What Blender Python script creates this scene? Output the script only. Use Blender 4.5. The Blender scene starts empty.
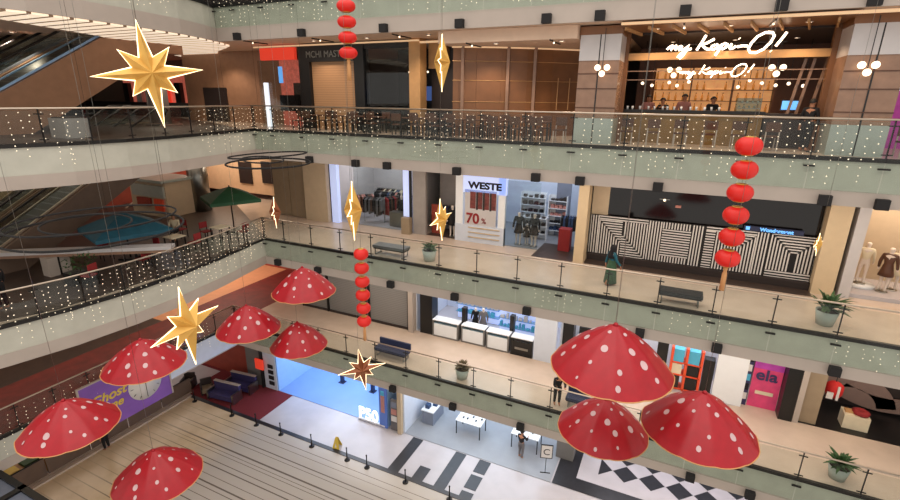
import bpy, bmesh, math, random
from mathutils import Vector, Matrix
PI = math.pi
random.seed(7)
scene = bpy.context.scene
COL = scene.collection
CAMZ = 18.05
FPX, PITCH, ROLL, YAW = 484.6, 0.30424, 0.01083, 0.44136

# ------------------------------------------------------------------ camera
def cam_rows():
    cy, sy = math.cos(YAW), math.sin(YAW)
    f = Vector((-sy, cy, 0)); rt = Vector((cy, sy, 0)); up = Vector((0, 0, 1))
    Fw = f*math.cos(PITCH) - up*math.sin(PITCH)
    U = up*math.cos(PITCH) + f*math.sin(PITCH)
    D = -U
    cr, sr = math.cos(ROLL), math.sin(ROLL)
    return rt*cr - D*sr, rt*sr + D*cr, Fw
RX, RY, RZ = cam_rows()
cam_d = bpy.data.cameras.new('camera'); cam = bpy.data.objects.new('camera', cam_d)
COL.objects.link(cam); scene.camera = cam
cam_d.sensor_width = 36; cam_d.lens = FPX/900*36; cam_d.clip_end = 300; cam_d.clip_start = .05
m = Matrix((RX, -RY, -RZ)).transposed().to_4x4(); m.translation = Vector((0, 0, CAMZ))
cam.matrix_world = m
def ray(px, py): return RX*((px-450)/FPX) + RY*((py-250)/FPX) + RZ
def atZ(px, py, z): d = ray(px, py); return d*((z-CAMZ)/d.z) + Vector((0, 0, CAMZ))
def atY(px, py, y): d = ray(px, py); return d*(y/d.y) + Vector((0, 0, CAMZ))
def atD(px, py, dep): return ray(px, py)*dep + Vector((0, 0, CAMZ))

# ------------------------------------------------------------------ materials
def lin(c):
    return tuple((v/12.92 if v <= .04045 else ((v+.055)/1.055)**2.4) for v in c)
def rgb(r, g, b): return lin((r/255, g/255, b/255))
MATS = {}
def mat(name, col, rough=.5, metal=0, var=.08, scale=3, bump=0, emit=None, es=0, spec=.5):
    if name in MATS: return MATS[name]
    m = bpy.data.materials.new(name); m.use_nodes = True
    nt = m.node_tree; b = nt.nodes['Principled BSDF']
    b.inputs['Roughness'].default_value = rough; b.inputs['Metallic'].default_value = metal
    b.inputs['Specular IOR Level'].default_value = spec
    c = rgb(*col)
    if var:
        tc = nt.nodes.new('ShaderNodeTexCoord'); n = nt.nodes.new('ShaderNodeTexNoise')
        n.inputs['Scale'].default_value = scale; n.inputs['Detail'].default_value = 4
        nt.links.new(tc.outputs['Object'], n.inputs['Vector'])
        r = nt.nodes.new('ShaderNodeValToRGB')
        r.color_ramp.elements[0].position = .3; r.color_ramp.elements[1].position = .7
        r.color_ramp.elements[0].color = tuple(v*(1-var) for v in c)+(1,)
        r.color_ramp.elements[1].color = tuple(min(1, v*(1+var)) for v in c)+(1,)
        nt.links.new(n.outputs['Fac'], r.inputs['Fac']); nt.links.new(r.outputs['Color'], b.inputs['Base Color'])
        if bump:
            bp = nt.nodes.new('ShaderNodeBump'); bp.inputs['Strength'].default_value = bump
            nt.links.new(n.outputs['Fac'], bp.inputs['Height']); nt.links.new(bp.outputs['Normal'], b.inputs['Normal'])
    else: b.inputs['Base Color'].default_value = c+(1,)
    if emit:
        b.inputs['Emission Color'].default_value = rgb(*emit)+(1,); b.inputs['Emission Strength'].default_value = es
        if es < 8: m.cycles.emission_sampling = 'NONE'
    MATS[name] = m; return m
def glassmat(name, tint, gloss=.07, rough=.02):
    m = bpy.data.materials.new(name); m.use_nodes = True; nt = m.node_tree; nt.nodes.clear()
    o = nt.nodes.new('ShaderNodeOutputMaterial'); t = nt.nodes.new('ShaderNodeBsdfTransparent')
    t.inputs['Color'].default_value = rgb(*tint)+(1,)
    g = nt.nodes.new('ShaderNodeBsdfGlossy'); g.inputs['Roughness'].default_value = rough
    g.inputs['Color'].default_value = (.95, .95, .95, 1)
    lw = nt.nodes.new('ShaderNodeLayerWeight'); lw.inputs['Blend'].default_value = .25
    mr = nt.nodes.new('ShaderNodeMapRange'); mr.inputs['To Min'].default_value = gloss*.5; mr.inputs['To Max'].default_value = min(1, gloss*6)
    mx = nt.nodes.new('ShaderNodeMixShader')
    nt.links.new(lw.outputs['Fresnel'], mr.inputs['Value']); nt.links.new(mr.outputs['Result'], mx.inputs['Fac'])
    nt.links.new(t.outputs[0], mx.inputs[1]); nt.links.new(g.outputs[0], mx.inputs[2]); nt.links.new(mx.outputs[0], o.inputs['Surface'])
    MATS[name] = m; return m
def striped(name, ca, cb, axis, period, duty, rough=.4, emit=0, jitter=0):
    """hard stripes along one object axis"""
    m = bpy.data.materials.new(name); m.use_nodes = True; nt = m.node_tree; b = nt.nodes['Principled BSDF']
    b.inputs['Roughness'].default_value = rough
    tc = nt.nodes.new('ShaderNodeTexCoord'); sp = nt.nodes.new('ShaderNodeSeparateXYZ')
    nt.links.new(tc.outputs['Object'], sp.inputs[0])
    dv = nt.nodes.new('ShaderNodeMath'); dv.operation = 'DIVIDE'; dv.inputs[1].default_value = period
    nt.links.new(sp.outputs[axis], dv.inputs[0])
    fr = nt.nodes.new('ShaderNodeMath'); fr.operation = 'FRACT'; nt.links.new(dv.outputs[0], fr.inputs[0])
    gt = nt.nodes.new('ShaderNodeMath'); gt.operation = 'GREATER_THAN'; gt.inputs[1].default_value = duty
    nt.links.new(fr.outputs[0], gt.inputs[0])
    mx = nt.nodes.new('ShaderNodeMix'); mx.data_type = 'RGBA'
    mx.inputs[6].default_value = rgb(*ca)+(1,); mx.inputs[7].default_value = rgb(*cb)+(1,)
    nt.links.new(gt.outputs[0], mx.inputs[0]); nt.links.new(mx.outputs[2], b.inputs['Base Color'])
    if emit:
        nt.links.new(mx.outputs[2], b.inputs['Emission Color']); b.inputs['Emission Strength'].default_value = emit
    MATS[name] = m; return m

M = MATS
mat('fascia_pale', (176, 164, 154), .6, scale=1.5, var=.04)
mat('fascia_green', (188, 187, 174), .25, scale=2, var=.06)
mat('ceiling_cream', (206, 182, 160), .7, var=.04)
mat('ceiling_warm', (218, 190, 166), .7, var=.04)
mat('marble_beige', (200, 182, 166), .22, scale=1.2, var=.07)
mat('marble_pale', (188, 184, 188), .2, scale=1.2, var=.05)
mat('floor_salmon_lit', (214, 160, 122), .3, var=.06)
mat('floor_red', (112, 34, 28), .55, var=.25, scale=2)
mat('carpet_red', (110, 30, 36), .9, var=.1, scale=8)
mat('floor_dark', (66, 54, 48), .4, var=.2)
mat('steel', (150, 150, 145), .3, metal=1, var=.03)
mat('rail_steel', (190, 176, 160), .28, metal=.8, var=.03)
mat('dark_metal', (38, 36, 35), .45, metal=.5, var=.05)
mat('black', (18, 17, 18), .35, var=.1)
mat('black_matte', (24, 22, 23), .8, var=.1)
mat('black_gloss', (14, 10, 11), .08, var=.05)
mat('stone_dark', (44, 44, 48), .3, var=.15, scale=4)
mat('white', (216, 212, 208), .5, var=.02)
mat('white_gloss', (232, 236, 240), .2, var=.02)
mat('grey_wall', (150, 144, 140), .7, var=.05)
mat('grey_mid', (112, 110, 108), .6, var=.05)
mat('grey_blue', (120, 128, 145), .5, var=.05)
mat('beige_wall', (196, 176, 148), .6, var=.04)
mat('cream_pillar', (206, 184, 150), .5, var=.04)
mat('tan_door', (150, 132, 108), .5, var=.06)
mat('wood', (126, 84, 52), .4, var=.12, scale=2)
mat('wood_dark', (84, 50, 32), .5, var=.15)
mat('bar_front', (126, 96, 48), .5, var=.15)
mat('wood_light', (190, 146, 96), .5, var=.08)
mat('bronze', (156, 118, 92), .4, metal=.1, var=.08)
mat('brown_under', (112, 92, 78), .5, var=.08)
mat('salmon_wall', (222, 186, 150), .6, var=.05)
mat('red_wall', (150, 62, 46), .6, var=.1)
mat('red_fabric', (166, 12, 30), .42, var=.08, scale=6)
mat('dot_white', (208, 176, 178), .6, var=.1)
mat('cream_trim', (206, 150, 96), .6, var=.05)
mat('lantern_red', (206, 26, 18), .45, var=.06, emit=(220, 30, 18), es=.12)
mat('gold', (206, 160, 76), .35, metal=.55, var=.08)
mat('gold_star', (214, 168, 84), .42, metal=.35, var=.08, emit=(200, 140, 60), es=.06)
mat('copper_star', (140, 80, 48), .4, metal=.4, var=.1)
mat('led', (255, 236, 200), .5, var=0, emit=(255, 226, 180), es=2.6)
mat('led_dot', (255, 244, 220), .5, var=0, emit=(255, 238, 205), es=.85)
mat('neon', (255, 230, 200), .5, var=0, emit=(255, 222, 190), es=5)
mat('lamp_glow', (255, 235, 210), .5, var=0, emit=(255, 226, 190), es=2.5)
mat('warm_glow', (220, 160, 100), .5, var=.35, scale=4, emit=(240, 170, 108), es=.45)
mat('strip_glow', (235, 200, 160), .5, var=0, emit=(255, 214, 165), es=.35)
mat('screen_blue', (90, 160, 230), .3, var=0, emit=(100, 165, 230), es=1.2)
mat('screen_dim', (60, 80, 130), .3, var=0, emit=(60, 84, 140), es=.7)
mat('sign_white', (240, 245, 255), .4, var=0, emit=(235, 242, 255), es=.9)
mat('sign_box', (190, 205, 245), .4, var=0, emit=(190, 205, 250), es=.5)
mat('red_sign', (215, 60, 40), .5, var=0, emit=(215, 60, 40), es=.6)
mat('pink_shop', (225, 120, 100), .6, var=.3, scale=6, emit=(220, 110, 90), es=.35)
mat('blue_floor', (122, 156, 210), .3, var=.04, scale=1)
mat('blue_wall', (150, 190, 235), .4, var=.04)
mat('grey_floor', (148, 152, 158), .35, var=.08, scale=1)
mat('white_wall_cool', (206, 214, 228), .5, var=.03)
mat('teal', (22, 92, 108), .7, var=.1)
mat('umb_green', (28, 74, 46), .7, var=.1)
mat('umb_blue', (26, 84, 104), .7, var=.12)
mat('purple_board', (128, 84, 170), .5, var=.1, scale=1.2)
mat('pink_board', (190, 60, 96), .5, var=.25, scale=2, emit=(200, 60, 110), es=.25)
mat('yellow', (216, 186, 70), .5, var=.05)
mat('navy', (38, 46, 78), .6, var=.08)
mat('skin', (176, 122, 92), .6, var=.04)
mat('skin_pale', (222, 208, 196), .5, var=.03)
mat('hair', (20, 15, 13), .6, var=.1)
mat('denim', (46, 54, 78), .8, var=.08)
mat('cloth_black', (22, 20, 24), .85, var=.1)
mat('cloth_cream', (220, 208, 180), .85, var=.06)
mat('cloth_green', (60, 92, 66), .85, var=.2, scale=9)
mat('cloth_red', (140, 34, 36), .8, var=.1)
mat('cloth_scarlet', (200, 34, 34), .7, var=.08)
mat('poster_red', (112, 52, 48), .5, var=.5, scale=7)
mat('cloth_pink', (190, 130, 120), .8, var=.1)
mat('cloth_grey', (110, 106, 108), .8, var=.1)
mat('cloth_blue', (44, 66, 100), .8, var=.1)
mat('leaf', (44, 78, 34), .6, var=.25, scale=8)
mat('leaf_dry', (96, 84, 60), .7, var=.25, scale=8)
mat('pot', (168, 176, 168), .25, var=.05)
mat('soil', (52, 38, 28), .9, var=.2)
mat('brown_swirl', (134, 112, 104), .5, var=.06)
mat('shop_dark', (44, 34, 32), .5, var=.1)
mat('panel_grey', (196, 192, 192), .3, var=.03)
mat('green_panel', (164, 172, 166), .2, var=.05)
mat('orange', (232, 84, 48), .5, var=.05)
mat('cyan', (80, 176, 210), .5, var=.05)
mat('mirror_wood', (146, 114, 94), .25, var=.12)
mat('vinyl_grey', (96, 98, 100), .4, var=.05)
mat('purple_sofa', (56, 50, 92), .5, var=.1)
mat('magenta_glow', (150, 50, 130), .5, var=.3, scale=3, emit=(150, 50, 130), es=.4)
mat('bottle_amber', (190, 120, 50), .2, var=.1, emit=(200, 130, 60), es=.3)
mat('bottle_dark', (60, 36, 24), .2, var=.1)
glassmat('glass_clear', (243, 246, 244), .03)
glassmat('glass_shop', (236, 240, 240), .04)
glassmat('glass_case', (206, 226, 232), .06)
striped('shutter_grey', (132, 130, 128), (112, 110, 108), 2, .11, .8)
striped('shutter_beige', (172, 132, 96), (150, 112, 80), 2, .11, .8)
striped('escalator_steps', (34, 36, 40), (86, 92, 98), 2, .2, .85)
striped('slat_light', (176, 146, 120), (255, 232, 200), 1, .62, .22, emit=.0)
# glowing slats: only the lit gaps glow
def slats():
    m = M['slat_light']; nt = m.node_tree; b = nt.nodes['Principled BSDF']
    gt = [n for n in nt.nodes if n.type == 'MATH' and n.operation == 'GREATER_THAN'][0]
    b.inputs['Emission Color'].default_value = rgb(255, 232, 205)+(1,)
    mu = nt.nodes.new('ShaderNodeMath'); mu.operation = 'MULTIPLY'; mu.inputs[1].default_value = .75
    nt.links.new(gt.outputs[0], mu.inputs[0]); nt.links.new(mu.outputs[0], b.inputs['Emission Strength'])
slats()
def atrium_floor():
    m = bpy.data.materials.new('atrium_marble'); m.use_nodes = True; nt = m.node_tree; b = nt.nodes['Principled BSDF']
    b.inputs['Roughness'].default_value = .25
    tc = nt.nodes.new('ShaderNodeTexCoord'); sp = nt.nodes.new('ShaderNodeSeparateXYZ'); nt.links.new(tc.outputs['Object'], sp.inputs[0])
    # inlaid dark lines at measured Y positions
    prev = None
    for y, w in ((16.1, .035), (15.75, .025), (15.2, .06), (14.95, .03), (14.4, .09), (14.15, .03), (13.95, .03), (13.5, .04), (13.2, .06), (12.7, .03), (12.3, .08), (12.05, .04), (11.6, .03), (11.2, .05), (10.7, .03), (10.2, .06), (9.66, .05), (9.1, .05), (8.4, .06)):
        s = nt.nodes.new('ShaderNodeMath'); s.operation = 'SUBTRACT'; s.inputs[1].default_value = y; nt.links.new(sp.outputs[1], s.inputs[0])
        a = nt.nodes.new('ShaderNodeMath'); a.operation = 'ABSOLUTE'; nt.links.new(s.outputs[0], a.inputs[0])
        l = nt.nodes.new('ShaderNodeMath'); l.operation = 'LESS_THAN'; l.inputs[1].default_value = w/2; nt.links.new(a.outputs[0], l.inputs[0])
        if prev:
            mx = nt.nodes.new('ShaderNodeMath'); mx.operation = 'MAXIMUM'; nt.links.new(prev.outputs[0], mx.inputs[0]); nt.links.new(l.outputs[0], mx.inputs[1]); prev = mx
        else: prev = l
    n = nt.nodes.new('ShaderNodeTexNoise'); n.inputs['Scale'].default_value = .9; n.inputs['Detail'].default_value = 5
    nt.links.new(tc.outputs['Object'], n.inputs['Vector'])
    r = nt.nodes.new('ShaderNodeValToRGB'); r.color_ramp.elements[0].position = .3; r.color_ramp.elements[1].position = .72
    r.color_ramp.elements[0].color = rgb(206, 182, 146)+(1,); r.color_ramp.elements[1].color = rgb(228, 206, 172)+(1,)
    nt.links.new(n.outputs['Fac'], r.inputs['Fac'])
    # blend from warm tan at -X to grey at +X
    mr = nt.nodes.new('ShaderNodeMapRange'); mr.inputs['From Min'].default_value = -22; mr.inputs['From Max'].default_value = -19.5
    nt.links.new(sp.outputs[0], mr.inputs['Value'])
    m1 = nt.nodes.new('ShaderNodeMix'); m1.data_type = 'RGBA'; m1.inputs[7].default_value = rgb(184, 176, 166)+(1,)
    nt.links.new(mr.outputs[0], m1.inputs[0]); nt.links.new(r.outputs['Color'], m1.inputs[6])
    m2 = nt.nodes.new('ShaderNodeMix'); m2.data_type = 'RGBA'; m2.inputs[7].default_value = rgb(84, 74, 64)+(1,)
    mk = nt.nodes.new('ShaderNodeMapRange'); mk.inputs['From Min'].default_value = -25.5; mk.inputs['From Max'].default_value = -21.5; mk.inputs['To Min'].default_value = .12; mk.inputs['To Max'].default_value = .85
    nt.links.new(sp.outputs[0], mk.inputs['Value'])
    mm = nt.nodes.new('ShaderNodeMath'); mm.operation = 'MULTIPLY'; nt.links.new(mk.outputs[0], mm.inputs[0]); nt.links.new(prev.outputs[0], mm.inputs[1])
    nt.links.new(mm.outputs[0], m2.inputs[0]); nt.links.new(m1.outputs[2], m2.inputs[6])
    nt.links.new(m2.outputs[2], b.inputs['Base Color']); M['atrium_marble'] = m
atrium_floor()

# ------------------------------------------------------------------ mesh helpers
class MB:
    def __init__(s): s.v = []; s.f = []; s.mi = []; s.cur = 0; s.smooth = []
    def mat(s, i): s.cur = i; return s
    def add(s, vs, fs, sm=False):
        n = len(s.v); s.v += [tuple(v) for v in vs]
        for f in fs: s.f.append(tuple(n+i for i in f)); s.mi.append(s.cur); s.smooth.append(sm)
        return s
    def box(s, x0, x1, y0, y1, z0, z1):
        s.add([(x, y, z) for z in (z0, z1) for y in (y0, y1) for x in (x0, x1)],
              [(0, 2, 3, 1), (4, 5, 7, 6), (0, 1, 5, 4), (2, 6, 7, 3), (0, 4, 6, 2), (1, 3, 7, 5)]); return s
    def bar(s, a, b, w, h=None, up=(0, 0, 1)):
        a = Vector(a); b = Vector(b); h = h or w; d = (b-a).normalized(); u = Vector(up)
        if abs(d.dot(u)) > .99: u = Vector((0, 1, 0))
        r = d.cross(u).normalized(); u = r.cross(d)
        vs = [p+r*(i*w/2)+u*(j*h/2) for p in (a, b) for i, j in ((-1, -1), (1, -1), (1, 1), (-1, 1))]
        return s.add(vs, [(3, 2, 1, 0), (4, 5, 6, 7), (0, 1, 5, 4), (1, 2, 6, 5), (2, 3, 7, 6), (3, 0, 4, 7)])
    def tube(s, pts, r, n=8, closed=False, cap=True):
        pts = [Vector(p) for p in pts]; N = len(pts); rings = []
        prev = None
        for i, p in enumerate(pts):
            if closed: d = pts[(i+1) % N]-pts[i-1]
            else: d = pts[min(i+1, N-1)]-pts[max(i-1, 0)]
            if d.length < 1e-9: d = Vector((0, 0, 1))
            d.normalize()
            if prev is None:
                u = Vector((0, 0, 1)) if abs(d.z) < .9 else Vector((1, 0, 0))
            else: u = prev
            a = (u-d*u.dot(d)).normalized(); b = d.cross(a); prev = a
            rr = r[i] if isinstance(r, (list, tuple)) else r
            rings.append([p+a*(rr*math.cos(2*PI*k/n))+b*(rr*math.sin(2*PI*k/n)) for k in range(n)])
        vs = [v for q in rings for v in q]; fs = []
        for i in range(N if closed else N-1):
            for k in range(n):
                j = (i+1) % N; fs.append((i*n+k, i*n+(k+1) % n, j*n+(k+1) % n, j*n+k))
        if cap and not closed: fs += [tuple(range(n))[::-1], tuple((N-1)*n+k for k in range(n))]
        return s.add(vs, fs, True)
    def cyl(s, x, y, z0, z1, r, r2=None, n=16):
        return s.lathe([(0, z0), (r, z0), (r2 if r2 is not None else r, z1), (0, z1)], (x, y, 0), n)
    def lathe(s, prof, c=(0, 0, 0), n=16, sm=True):
        vs = []; fs = []
        for r, z in prof:
            for k in range(n): vs.append((c[0]+r*math.cos(2*PI*k/n), c[1]+r*math.sin(2*PI*k/n), c[2]+z))
        for i in range(len(prof)-1):
            for k in range(n): fs.append((i*n+k, i*n+(k+1) % n, (i+1)*n+(k+1) % n, (i+1)*n+k))
        return s.add(vs, fs, sm)
    def ball(s, c, r, n=10, sz=1):
        pr = [(r*math.sin(PI*i/n), -r*sz*math.cos(PI*i/n)) for i in range(n+1)]
        return s.lathe(pr, c, max(8, n))
    def octa(s, c, r):
        x, y, z = c
        return s.add([(x+r, y, z), (x-r, y, z), (x, y+r, z), (x, y-r, z), (x, y, z+r), (x, y, z-r)],
                     [(0, 2, 4), (2, 1, 4), (1, 3, 4), (3, 0, 4), (2, 0, 5), (1, 2, 5), (3, 1, 5), (0, 3, 5)])
    def prism(s, poly, z0, z1):
        n = len(poly)
        ar = sum(poly[i][0]*poly[(i+1) % n][1]-poly[(i+1) % n][0]*poly[i][1] for i in range(n))
        if ar < 0: poly = poly[::-1]
        vs = [(x, y, z0) for x, y in poly]+[(x, y, z1) for x, y in poly]
        fs = [tuple(range(n))[::-1], tuple(range(n, 2*n))]+[(i, (i+1) % n, n+(i+1) % n, n+i) for i in range(n)]
        return s.add(vs, fs)
    def quad(s, *vs): return s.add(vs, [tuple(range(len(vs)))])
    def mesh(s, name, mats):
        me = bpy.data.meshes.new(name); me.from_pydata(s.v, [], s.f)
        for k in (mats if isinstance(mats, (list, tuple)) else [mats]): me.materials.append(M[k] if isinstance(k, str) else k)
        for p, i, sm in zip(me.polygons, s.mi, s.smooth): p.material_index = i; p.use_smooth = sm
        bm = bmesh.new(); bm.from_mesh(me)
        big = [f for f in bm.faces if len(f.verts) > 4]
        if big: bmesh.ops.triangulate(bm, faces=big)
        bmesh.ops.recalc_face_normals(bm, faces=bm.faces); bm.to_mesh(me); bm.free()
        return me
    def build(s, name, mats, parent=None, world=False):
        me = s.mesh(name, mats)
        if parent is not None and world:
            inv = parent.matrix_basis.inverted(); me.transform(inv)
        o = bpy.data.objects.new(name, me); COL.objects.link(o)
        if parent is not None: o.parent = parent
        return o

def tag(o, label, cat, group=None, kind=None):
    o['label'] = label; o['category'] = cat
    if group: o['group'] = group
    if kind: o['kind'] = kind
    return o
def thing(name, label, cat, loc=(0, 0, 0), rz=0, group=None):
    o = bpy.data.objects.new(name, None); COL.objects.link(o)
    o.location = loc; o.rotation_euler = (0, 0, rz); o.empty_display_size = .2
    o.matrix_basis = Matrix.Translation(Vector(loc)) @ Matrix.Rotation(rz, 4, 'Z')
    return tag(o, label, cat, group)
def struct(name, mb, mats):
    o = mb.build(name, mats); o['kind'] = 'structure'; return o
def kids(o): return [c for c in bpy.data.objects if c.parent == o]
def dup(root, loc, rz=0, label=None, group=None, scale=None):
    r = root.copy(); COL.objects.link(r); r.location = loc; r.rotation_euler = (0, 0, rz)
    if scale: r.scale = (scale,)*3
    if label: r['label'] = label
    if group: r['group'] = group
    for ch in root_kids[root.name]:
        c = ch[0].copy(); COL.objects.link(c); c.parent = r
        for g in ch[1]:
            d = g.copy(); COL.objects.link(d); d.parent = c
    return r
root_kids = {}
def proto(root):
    root_kids[root.name] = [(c, kids(c)) for c in kids(root)]; return root
def up_(z1): return {14.98: 15.12, 15: 15.12, 9.5: 9.62, 9.4: 9.62, 4: 4.12, 20.4: 20.49}.get(z1, z1)
def boxthing(name, label, cat, b, m, group=None):
    b = b[:5]+(up_(b[5]),)
    """one solid box given in world coordinates"""
    x0, x1, y0, y1, z0, z1 = b; cx, cy = (x0+x1)/2, (y0+y1)/2
    mb = MB().box(x0-cx, x1-cx, y0-cy, y1-cy, 0, z1-z0)
    o = mb.build(name, m); o.location = (cx, cy, z0); tag(o, label, cat, group); return o

# ------------------------------------------------------------------ building shell
LV = [0, 5.5, 11, 16.5, 22]
CURVE = {1: [(-22.05, -6), (-22.05, 17.7)],
         2: [(-21.2, -6), (-20.6, 0), (-19.6, 4), (-18.75, 6.4), (-18.3, 8.2), (-18.08, 10.2), (-18.1, 12.2), (-18.4, 14.4), (-18.8, 16.4), (-19.05, 17.7)],
         3: [(-23.5, -6), (-21.6, 2), (-20.3, 5.6), (-18.95, 7.7), (-18.3, 9.3), (-18.05, 11), (-18.1, 12.6), (-18.4, 14.5), (-18.75, 16.6), (-18.95, 17.7)],
         4: [(-21.5, -6), (-20.4, 3), (-19.4, 7), (-19.0, 9.3), (-19.05, 11), (-19.25, 13), (-19.6, 15), (-20.2, 16.7), (-20.7, 17.7)]}
XR = 15
floor_mats = {1: 'marble_beige', 2: 'marble_beige', 3: 'marble_beige', 4: 'marble_beige'}
for k in (1, 2, 3, 4):
    z = LV[k]; c = CURVE[k]
    poly = c+[(XR, 17.7), (XR, 38), (-48, 38), (-48, -6)]
    ceil_m = 'ceiling_cream'
    struct('floor', MB().prism(poly, z-.06, z), floor_mats[k])
    zb = z-1.36 if k < 4 else z-1.5
    inner = [(x-.12, y) for x, y in c[:-1]]+[(c[-1][0]-.12, 17.82), (XR, 17.82), (XR, 38), (-48, 38), (-48, -6)]
    struct('ceiling', MB().prism(inner, zb, z-.07), 'ceiling_cream' if k != 4 else 'ceiling_warm')
    # fascia: pale lower band and green upper band, following the edge
    edge = c+[(XR, 17.7)]
    lo = MB(); gr = MB()
    for a, b in zip(edge[:-1], edge[1:]):
        A = Vector(a+(0,)); B = Vector(b+(0,)); d = (B-A).normalized(); n = Vector((d.y, -d.x, 0))
        e = d*.02
        for mb, z0, z1, t0, t1 in ((lo, zb-.02, z-.94, .02, -.1), (gr, z-.94, z-.06, 0, -.1)):
            P = [A-e+n*t0, B+e+n*t0, B+e+n*t1, A-e+n*t1]
            mb.add([(p.x, p.y, zz) for zz in (z0, z1) for p in P], [(3, 2, 1, 0), (4, 5, 6, 7), (0, 1, 5, 4), (1, 2, 6, 5), (2, 3, 7, 6), (3, 0, 4, 7)])
    struct('trim_%d' % (2*k-1), lo, 'fascia_pale'); struct('trim_%d' % (2*k), gr, 'fascia_green')
struct('wall_back', MB().box(-47, XR, 27, 27.2, 22, 31), 'shop_dark')
struct('wall_left', MB().box(-34.2, -34, -6, 27, 22, 31), 'shop_dark')
# ground level
struct('floor', MB().box(-48, XR, -12, 38, -.12, -.01), 'marble_pale')
struct('floor', MB().box(-25.8, XR, -12, 16.8, -.01, .004), 'atrium_marble')
struct('trim_11', MB().box(-25.8, XR, 16.72, 16.95, -.01, .03), 'stone_dark')
struct('trim_12', MB().box(-25.98, -25.74, -12, 16.8, -.01, .1), 'marble_beige')
# inlays in the gallery floor
inl = MB()
def fl(pts, mb, z=.006): mb.add([(x, y, z) for x, y in pts], [tuple(range(len(pts)))])
for x0, x1, y0, y1 in ((-11.4, -10.78, 16.95, 19.65), (-10.0, -9.4, 16.95, 17.9), (-8.78, -8.18, 16.95, 19.65), (-7.42, -6.8, 18.7, 19.65), (-7.42, -6.8, 17.55, 18.5), (-7.42, -6.8, 16.95, 17.35)):
    inl.box(x0, x1, y0, y1, -.01, .006)
struct('floor', inl, 'stone_dark')
struct('floor', MB().box(-26.6, -20.2, 16.95, 19.7, -.01, .008), 'carpet_red')
struct('floor', MB().box(-30, -21.3, 19.7, 26, -.01, .008), 'carpet_red')
# left part of level one: red band, then floor with salmon light painted into its colour
struct('floor', MB().box(-26, -22.2, -6, 26, 5.5, 5.507), 'floor_red')
struct('floor', MB().box(-47.9, -26, 16, 31.9, 5.5, 5.507), 'floor_salmon_lit')
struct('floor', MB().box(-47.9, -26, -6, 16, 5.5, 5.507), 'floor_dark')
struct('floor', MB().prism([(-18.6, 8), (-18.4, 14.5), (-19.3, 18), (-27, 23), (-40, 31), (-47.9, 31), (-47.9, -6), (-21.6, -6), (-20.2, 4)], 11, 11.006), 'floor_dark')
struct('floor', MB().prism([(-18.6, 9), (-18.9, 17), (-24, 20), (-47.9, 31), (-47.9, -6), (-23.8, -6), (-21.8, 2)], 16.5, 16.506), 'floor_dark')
# perimeter walls far left and back
struct('wall_left', MB().box(-48.3, -48, -6, 38, 0, 34), 'brown_under')
struct('wall_back', MB().box(-48, XR, 38, 38.3, 0, 34), 'grey_mid')
struct('wall_right', MB().box(XR, XR+.3, 17.7, 38, 0, 26), 'grey_wall')

# ------------------------------------------------------------------ balustrades
def balustrade(label, pts, z, posts, drop=.94, tint='glass_clear', name='glass_balustrade'):
    t = thing(name, label, 'balustrade', (pts[0][0], pts[0][1], z), 0)
    P = [Vector((x, y, 0)) for x, y in pts]
    MB().tube([(p.x, p.y, z+1.1) for p in P], .032, 8).build('handrail', 'rail_steel', t, True)
    ch = MB()
    for a, b in zip(P[:-1], P[1:]): ch.bar((a.x, a.y, z-.02), (b.x, b.y, z-.02), .13, .12)
    ch.build('base_strip', 'dark_metal', t, True)  # dark strip stands in for the shadow line at the floor edge
    for i in range(len(posts)-1):
        a = Vector(posts[i]+(0,)); b = Vector(posts[i+1]+(0,)); d = (b-a).normalized(); n = Vector((d.y, -d.x, 0))*.07
        a2 = a+d*.015+n; b2 = b-d*.015+n
        MB().bar((a2.x, a2.y, z+(1.04-drop)/2), (b2.x, b2.y, z+(1.04-drop)/2), .02, 1.04+drop).build('glass_panel', tint, t, True)
    for i, q in enumerate(posts):
        a = Vector(q+(0,))
        d = Vector(posts[min(i+1, len(posts)-1)]+(0,))-Vector(posts[max(i-1, 0)]+(0,)); d.normalize(); n = Vector((d.y, -d.x, 0))
        mb = MB().bar((a.x, a.y, z), (a.x, a.y, z+1.09), .035)
        for zz in (.14, .93): mb.bar(a+d*-.13+Vector((0, 0, z+zz)), a+d*.13+Vector((0, 0, z+zz)), .03, .035)
        if drop: mb.bar(a+d*-.14+n*.1+Vector((0, 0, z-.25)), a+d*.14+n*.1+Vector((0, 0, z-.25)), .06, .05)
        mb.build('post', 'dark_metal', t, True)
    return t
def resample(pts, step):
    out = [pts[0]]; acc = 0; P = [Vector(p) for p in pts]; need = step
    for a, b in zip(P[:-1], P[1:]):
        L = (b-a).length; pos = 0
        while pos+need <= L:
            pos += need; q = a.lerp(b, pos/L); out.append((q.x, q.y)); need = step
        need -= (L-pos)
    return out
mainx = [-7.13+1.755*k for k in range(-7, 13)]
words = {1: 'first', 2: 'second', 3: 'third', 4: 'top'}
lab = {1: 'clear glass balustrade along the lowest raised gallery, in front of the phone accessory counters',
       2: 'clear glass balustrade of the middle gallery, below the maze-patterned hoarding',
       3: 'clear glass balustrade hung with fairy lights in front of the kopi cafe',
       4: 'green glass balustrade across the very top of the picture, above the cafe'}
for k in (1, 2, 3, 4):
    c = CURVE[k]; x0 = c[-1][0]
    xs = [x for x in mainx if x > x0+.4]
    if k == 1: xs = [xs[0]-1.755]+xs if xs[0]-1.755 > x0 else xs
    balustrade(lab[k], [(x0, 17.7), (XR, 17.7)], LV[k], [(x0+.1, 17.7)]+[(x, 17.7) for x in xs])
ll = {1: 'straight glass balustrade over the purple clock billboard, reddish floor behind',
      2: 'curved glass balustrade covered in fairy lights below the blue and green umbrellas',
      3: 'curved glass balustrade behind the large gold star, escalator soffit behind',
      4: 'green glass balustrade of the top left curved gallery'}
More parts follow.
